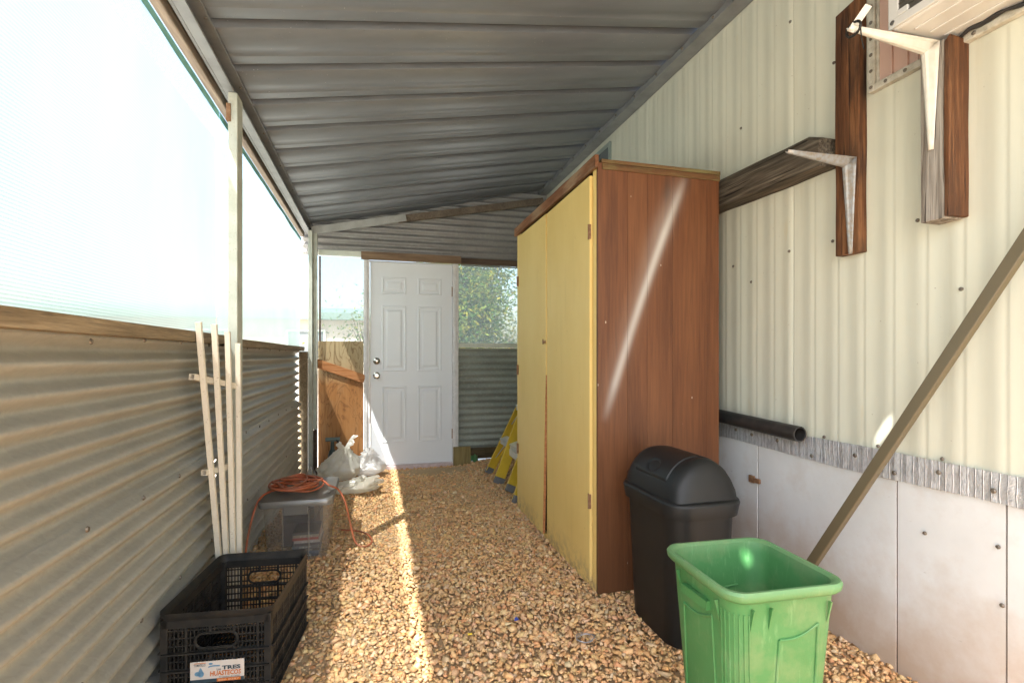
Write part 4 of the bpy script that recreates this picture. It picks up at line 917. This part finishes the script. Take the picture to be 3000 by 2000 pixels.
cp += [(-.33, 3.16, .395), (-.27, 3.11, .372), (-.215, 3.07, .352), (-.175, 3.05, .28), (-.15, 3.06, .16), (-.12, 3.05, .05), (-.07, 3.03, .026), (-.03, 3.10, .024), (-.05, 3.22, .026), (-.12, 3.32, .024), (-.22, 3.38, .020)]
o = MB().tube(smooth_path(cp, 6), .0056, 7).build('extension_cord', m_cord, smooth=60)
tag(o, 'coiled orange extension cord lying on the tote lid', 'cord')

# ================================================================== TRELLIS
tr = thing('fan_trellis', (-.61, 2.36, 0), 'cream four-bar fan trellis leaning on the left rail', 'trellis')
tops = [(-.641, 2.12, 1.245), (-.611, 2.20, 1.242), (-.590, 2.30, 1.218), (-.575, 2.40, 1.174)]
bots = [(-.622, 2.362, .02), (-.602, 2.366, .02), (-.582, 2.37, .02), (-.563, 2.374, .02)]
for a, c in zip(bots, tops):
    a = Vector(a); c = Vector(c); kn = a.lerp(c, .22) + Vector((0, .008, 0))
    MB().bar(a, kn, .0185, .0185, (0, 1, 0)).bar(kn, c, .0185, .0185, (0, 1, 0)).build('slat', m_trellis, tr)
def htube(p, q, s=.016):
    b = MB(); p = Vector(p); q = Vector(q); d = (q - p).normalized(); u = Vector((0, 0, 1)); sd = d.cross(u).normalized(); u = sd.cross(d); L = []
    for c, w in ((p + d * .03, s * .38), (p, s * .38), (p, s * .5), (q, s * .5)):
        L.append([c + sd * w * i + u * w * j for i, j in ((-1, -1), (1, -1), (1, 1), (-1, 1))])
    b.loops([[x + (sd * 0) for x in l] for l in L], True, True); return b
htube((-.668, 2.135, 1.042), (-.578, 2.425, .985), .022).build('cross_bar', m_trellis, tr)
htube((-.652, 2.215, .665), (-.595, 2.40, .655), .022).build('cross_bar', m_trellis, tr)

# ================================================================== LADDER
ld = thing('step_ladder', (1.0, 4.2, 0), 'yellow fibreglass stepladder leaning behind the cabinet', 'ladder')
def channel(p, q, wd=.072, fl=.026, sgn=1):
    p = Vector(p); q = Vector(q); d = (q - p).normalized(); y = Vector((0, 1, 0)); y = (y - d * y.dot(d)).normalized(); s = d.cross(y).normalized()
    if s.x > 0: s = -s
    b = MB(); c0 = p; c1 = q
    b.bar(c0, c1, .004, wd, s)
    for k in (-1, 1): b.bar(c0 + s * k * wd / 2 + y * sgn * fl / 2, c1 + s * k * wd / 2 + y * sgn * fl / 2, fl, .005, s)
    return b
rails = {'A': ((1.03, 4.70, .03), (1.76, 4.52, 1.60), -1), 'C': ((1.055, 4.01, .03), (1.76, 4.16, 1.60), 1), 'B': ((1.035, 4.33, .02), (1.70, 4.36, 1.72), 1), 'D': ((1.035, 3.70, .02), (1.70, 3.90, 1.72), 1)}
for k_, (p, q, sg) in rails.items():
    channel(p, q, .072 if k_ in 'AC' else .085, .026, sg).build('side_rail', m_ladder, ld)
    d = (Vector(q) - Vector(p)).normalized(); P = Vector(p)
    MB().bar(P - d * .022, P + d * .035, .034, .080 if k_ in 'AC' else .092, d.cross(Vector((0, 1, 0)))).build('foot', m_rubber, ld, bevel=.003)
def lpt(k_, t): return Vector(rails[k_][0]).lerp(Vector(rails[k_][1]), t)
for t in (.20, .40, .60, .80):
    MB().bar(lpt('A', t) + Vector((-.02, -.01, .0)), lpt('C', t) + Vector((-.02, .01, 0)), .075, .022, (-.3, 0, 1)).bar(lpt('A', t) + Vector((-.05, -.01, -.025)), lpt('C', t) + Vector((-.05, .01, -.025)), .004, .05, (0, 0, 1)).build('step', m_aluw, ld, bevel=.002)
    MB().bar(lpt('A', t - .12), lpt('A', t).lerp(lpt('C', t), .22) + Vector((-.03, 0, -.03)), .012, .003).build('brace', m_aluw, ld)
    MB().bar(lpt('C', t - .12), lpt('C', t).lerp(lpt('A', t), .22) + Vector((-.03, 0, -.03)), .012, .003).build('brace', m_aluw, ld)
for t in (.15, .45, .75):
    MB().bar(lpt('B', t) + Vector((-.01, -.02, 0)), lpt('D', t) + Vector((-.01, .02, 0)), .004, .055, (0, 0, 1)).build('rear_bar', m_aluw, ld)
MB().bar(lpt('B', .33), lpt('A', .40), .018, .003).build('spreader', m_aluw, ld)

# ================================================================== BAGS AND SCRAPS
def bag(base, R_, Hh, lean, seed, m, label, ears=1.0, yaw=0.0):
    """a half-collapsed polythene bag: pleats gather into a twisted neck, the mouth flares out again"""
    nu, nt = 84, 56; rg = random.Random(seed); ph = [rg.uniform(0, 6.28) for _ in range(8)]; lean = Vector(lean)
    def fn(u, v):
        a = 2 * math.pi * u; t = v
        body = max(0.0, math.sin(math.pi * min(t / .80, 1.0) ** .62)) ** .75 if t < .80 else 0.0
        rad = R_ * body
        neck = math.exp(-((t - .80) / .14) ** 2); rad = max(rad, R_ * .10)
        if t > .80: rad = R_ * (.10 + ears * .62 * ((t - .80) / .20) ** .8)
        pl = .09 * math.sin(7 * a + ph[0] + 3 * t) + .05 * math.sin(13 * a + ph[1] - 4 * t)
        rad *= 1 + pl * (.25 + 1.6 * t * t)
        q = Vector((math.cos(a) * 1.1, math.sin(a) * 1.1, t * 2.2)) + Vector((seed * 2.3, seed, 0))
        rad *= 1 + .40 * mnoise.noise(q) + .12 * mnoise.noise(q * 2.3)
        rad += R_ * .10 * (1 - abs(mnoise.noise(q * 2.6))) ** 8
        z = Hh * (t / .80) ** .9 if t < .80 else Hh * (1 + .30 * (t - .80) / .20 * (.4 + .6 * math.sin(a * 2 + ph[3])))
        z *= 1 + .22 * mnoise.noise(q * .8 + Vector((9, 0, 0)))
        sx = 1.25; x = rad * math.cos(a + yaw) * sx; y = rad * math.sin(a + yaw)
        p = Vector(base) + Vector((x, y, 0)) + lean * (t ** 1.6) + Vector((0, 0, max(.003, z)))
        if p.z < base[2] + .004: p.z = base[2] + .004
        return tuple(p)
    o = MB().grid(fn, nu, nt).build('plastic_bag', m, smooth=70, solid=-1)
    return tag(o, label, 'bag', 'crumpled plastic bags by the door')
bag((-.100, 4.95, .0), .125, .20, (.04, -.08, .0), 3, m_bag, 'crumpled white plastic bag touching the door jamb', .55)
bag((-.330, 4.80, .0), .140, .27, (.06, .02, .02), 7, m_bag2, 'tall yellowish plastic bag in the corner behind the others', .45)
bag((-.215, 4.36, .0), .155, .17, (.16, -.16, -.07), 11, m_bag2, 'slumped clear plastic bag nearest the tote', .6)
pump = thing('hand_pump', (-.40, 4.95, 0), 'dark green hand pump with T handle in the far left corner', 'pump')
MB().lathe([(0, 0), (.055, 0), (.055, .02), (.042, .05), (.040, .20), (.030, .24), (.018, .26), (.016, .33)], (-.40, 4.98, -.005), 16).build('barrel', m_pump, pump, smooth=40)
MB().cyl((-.46, 4.98, .345), (-.335, 4.98, .345), .019, 12).cyl((-.40, 4.98, .31), (-.40, 4.98, .345), .014, 10).build('handle', dirty('pump handle', (.11, .15, .14), None, .5), pump, smooth=40)
MB().lathe([(0, .003), (.022, .002), (.024, 0)], (-.375, 4.937, .20), 16, (.5, -.85, 0)).build('label', m_paper, pump)
b = MB().tube(smooth_path([(-.365, 4.97, .34), (-.32, 4.95, .28), (-.315, 4.94, .18), (-.35, 4.94, .10)]), .009, 8); b.build('hose', m_pipe, pump, smooth=60)
o = MB().lathe([(0, .0), (.045, .0), (.048, .02), (.047, .10), (.03, .14), (.014, .16), (.014, .185), (0, .185)], (-.545, 4.62, -.004), 20).build('plastic_bottle', m_tote, smooth=40, solid=-1)
tag(o, 'small clear plastic bottle beside the corrugated wall', 'bottle')
b = MB().bar((-.53, 5.10, .01), (-.34, 5.13, .012), .03, .03).bar((-.55, 5.03, .03), (-.28, 5.08, .04), .05, .025)
o = b.build('scrap_wood', m_fascia, bevel=.002); tag(o, 'dark scrap wood lying at the foot of the plywood', 'wood scrap')
o = MB().box((.752, 5.140, -.01), (.930, 5.165, .190)).build('scrap_board', m_scrap, bevel=.002); tag(o, 'square olive board standing against the right door jamb', 'board')
o = MB().box((.94, 5.185, .090), (1.085, 5.221, .148)).build('wood_block', m_sillwood, bevel=.003); tag(o, 'short brown wood block beside the olive board', 'wood block')
o = MB().grid(lambda u, v: (.935 + .075 * u, 5.16 + .03 * v + .01 * math.sin(u * 6), .03 + .065 * v + .012 * math.sin(u * 9 + v * 3)), 8, 8).build('green_scrap', m_green, smooth=60, solid=.003)
tag(o, 'scrap of green plastic tucked behind the olive board', 'plastic scrap')
b = MB()
for i in range(4): b.tube([(.775 + (.032 + .002 * i) * math.cos(t) + .002 * i, 1.825 + (.026 + .0015 * i) * math.sin(t), .026 + .002 * i + .004 * math.sin(t * 2 + i)) for t in np.linspace(0, 6.28, 28)], .0012, 5)
o = b.build('wire_coil', m_wire, smooth=60); tag(o, 'small coil of thin grey wire on the gravel', 'wire')
o = MB().add([(.552, 2.035, .018), (.572, 2.038, .020), (.566, 2.050, .026), (.556, 2.047, .025)], [(0, 1, 2, 3)]).build('blue_scrap', m_blue, solid=.003); tag(o, 'tiny blue plastic scrap on the gravel', 'plastic scrap')
o = MB().cyl((.348, 1.985, .018), (.364, 1.982, .020), .004, 8).build('yellow_cap', m_yel, smooth=40); tag(o, 'tiny yellow tube cap on the gravel', 'cap')
o = MB().tube(smooth_path([(1.13, 1.02, .02), (1.22, 1.11, .028), (1.28, 1.22, .024), (1.30, 1.32, .020)]), .0035, 6).build('white_cord', m_trellis, smooth=60); tag(o, 'thin white cord on the gravel right of the green bin', 'cord')

m_dry = dirty('dry leaf', (.20, .12, .05), (.12, .075, .03), .8, scale=40)
rl = random.Random(21); lit = MB()
for i in range(46):
    x = rl.choice((rl.uniform(-.6, -.2), rl.uniform(-.1, .95), rl.uniform(1.35, 1.75))); yy = rl.uniform(1.5, 5.0); a_ = rl.uniform(0, 6.28); L_ = rl.uniform(.014, .034)
    c_ = Vector((x, yy, .020)); d_ = Vector((math.cos(a_), math.sin(a_), rl.uniform(-.15, .3))).normalized(); w_ = d_.cross(Vector((0, 0, 1))).normalized() * L_ * .24; up_ = Vector((0, 0, .004))
    if i % 3: lit.add([c_ - d_ * L_ / 2, c_ - d_ * L_ * .1 + w_ + up_, c_ + d_ * L_ * .25 + w_ * .7 + up_, c_ + d_ * L_ / 2, c_ + d_ * L_ * .25 - w_ * .7 + up_, c_ - d_ * L_ * .1 - w_ + up_, c_], [(0, 1, 6), (1, 2, 6), (2, 3, 6), (3, 4, 6), (4, 5, 6), (5, 0, 6)])
    else: lit.tube([c_ - d_ * L_, c_ + w_ * .3, c_ + d_ * L_], .0011, 5)
tag(lit.build('leaf_litter', m_dry), 'scattered dry leaf bits and twigs on the gravel', 'leaf litter', kind='stuff')

# ================================================================== OUTSIDE
def tree(c, crown, n, trunk_h, seed, label, name='leafy_tree', leafsize=.055, gaps=.35):
    rg = random.Random(seed); t = thing(name, c, label, 'tree'); c = Vector(c); b = MB()
    top = c + Vector((0, 0, trunk_h)); b.tube([c, c + Vector((.04, 0, trunk_h * .5)), top], [.09, .07, .055], 8)
    tips = []
    for i in range(26):
        th = rg.uniform(0, 6.28); ph = rg.uniform(-.5, 1.2); e = Vector((math.cos(th) * math.cos(ph) * crown[0], math.sin(th) * math.cos(ph) * crown[1], math.sin(ph) * crown[2])) * rg.uniform(.55, 1.0)
        e = c + Vector((0, 0, trunk_h + crown[2] * .45)) + e; mid = top.lerp(e, .5) + Vector((0, 0, -.1)); b.tube([top - Vector((0, 0, .2)), mid, e], [.03, .016, .004], 5); tips += [mid, e, top.lerp(e, .75)]
    b.build('trunk', m_bark, t, smooth=60)
    V = []; Fc = []; Cc = []
    cl = [(p + Vector((rg.gauss(0, .12), rg.gauss(0, .12), rg.gauss(0, .12))), rg.uniform(.16, .36)) for p in tips for _ in range(2)]
    for i in range(n):
        p, r_ = rg.choice(cl); q = p + Vector((rg.gauss(0, r_), rg.gauss(0, r_), rg.gauss(0, r_ * .9)))
        a = Vector((rg.gauss(0, 1), rg.gauss(0, 1), rg.gauss(-.3, .8))).normalized(); w = a.orthogonal().normalized(); w = Quaternion(a, rg.uniform(0, 6.28)) @ w
        L_ = leafsize * rg.uniform(.7, 1.5); k = len(V); V += [q - c, q + a * L_ * .5 + w * L_ * .16 - c, q + a * L_ - c, q + a * L_ * .5 - w * L_ * .16 - c]; Fc.append((k, k + 1, k + 2, k + 3))
        y = rg.random(); col = (.24, .22, .03) if y < .16 else ((.13, .17, .035) if y < .5 else (.055, .11, .03)); s = rg.uniform(.7, 1.25); Cc += [(col[0] * s, col[1] * s, col[2] * s, 1)] * 4
    me = bpy.data.meshes.new('crown'); me.from_pydata([tuple(v) for v in V], [], Fc); at = me.attributes.new('leaf', 'FLOAT_COLOR', 'POINT'); at.data.foreach_set('color', np.array(Cc).ravel())
    me.materials.append(m_leaf); o = bpy.data.objects.new('crown', me); COL.objects.link(o); o.parent = t
    return t
tree((1.72, 10.0, -.05), (1.1, 1.0, 1.5), 20000, 1.3, 3, 'bushy yellow green tree behind the right window screen', leafsize=.085)
tree((-.10, 9.2, -.05), (.42, .4, .8), 1500, 1.1, 8, 'thin young tree seen through the left window screen', leafsize=.06)
tree((3.15, 11.5, -.05), (.5, .5, .5), 1500, 1.2, 12, 'small shrubby tree at the right edge of the screen', leafsize=.05)
nb = thing('neighbour_home', (-4, 17, 0), 'long tan neighbouring home with green roof edge, through the left screen', 'house')
MB().box((-14, 16.2, -.05), (1.2, 20.5, 2.20)).build('wall', m_nwall, nb)
MB().box((-14.4, 15.9, 2.20), (1.5, 20.8, 2.40)).build('fascia', m_nroof, nb)
MB().add([(-14.4, 15.9, 2.40), (1.5, 15.9, 2.40), (1.5, 20.8, 2.40), (-14.4, 20.8, 2.40), (-14.4, 18.35, 2.75), (1.5, 18.35, 2.75)], [(0, 1, 5, 4), (2, 3, 4, 5), (1, 2, 5), (3, 0, 4)]).build('roof', m_nroof, nb)
for x in (-9, -5.2, -2.6):
    w_ = MB().box((x, 16.15, 1.0), (x + 1.1, 16.2, 1.9)).build('window', m_white_trim, nb); MB().box((x + .06, 16.14, 1.06), (x + 1.04, 16.16, 1.84)).build('pane', m_glass_dark, w_)
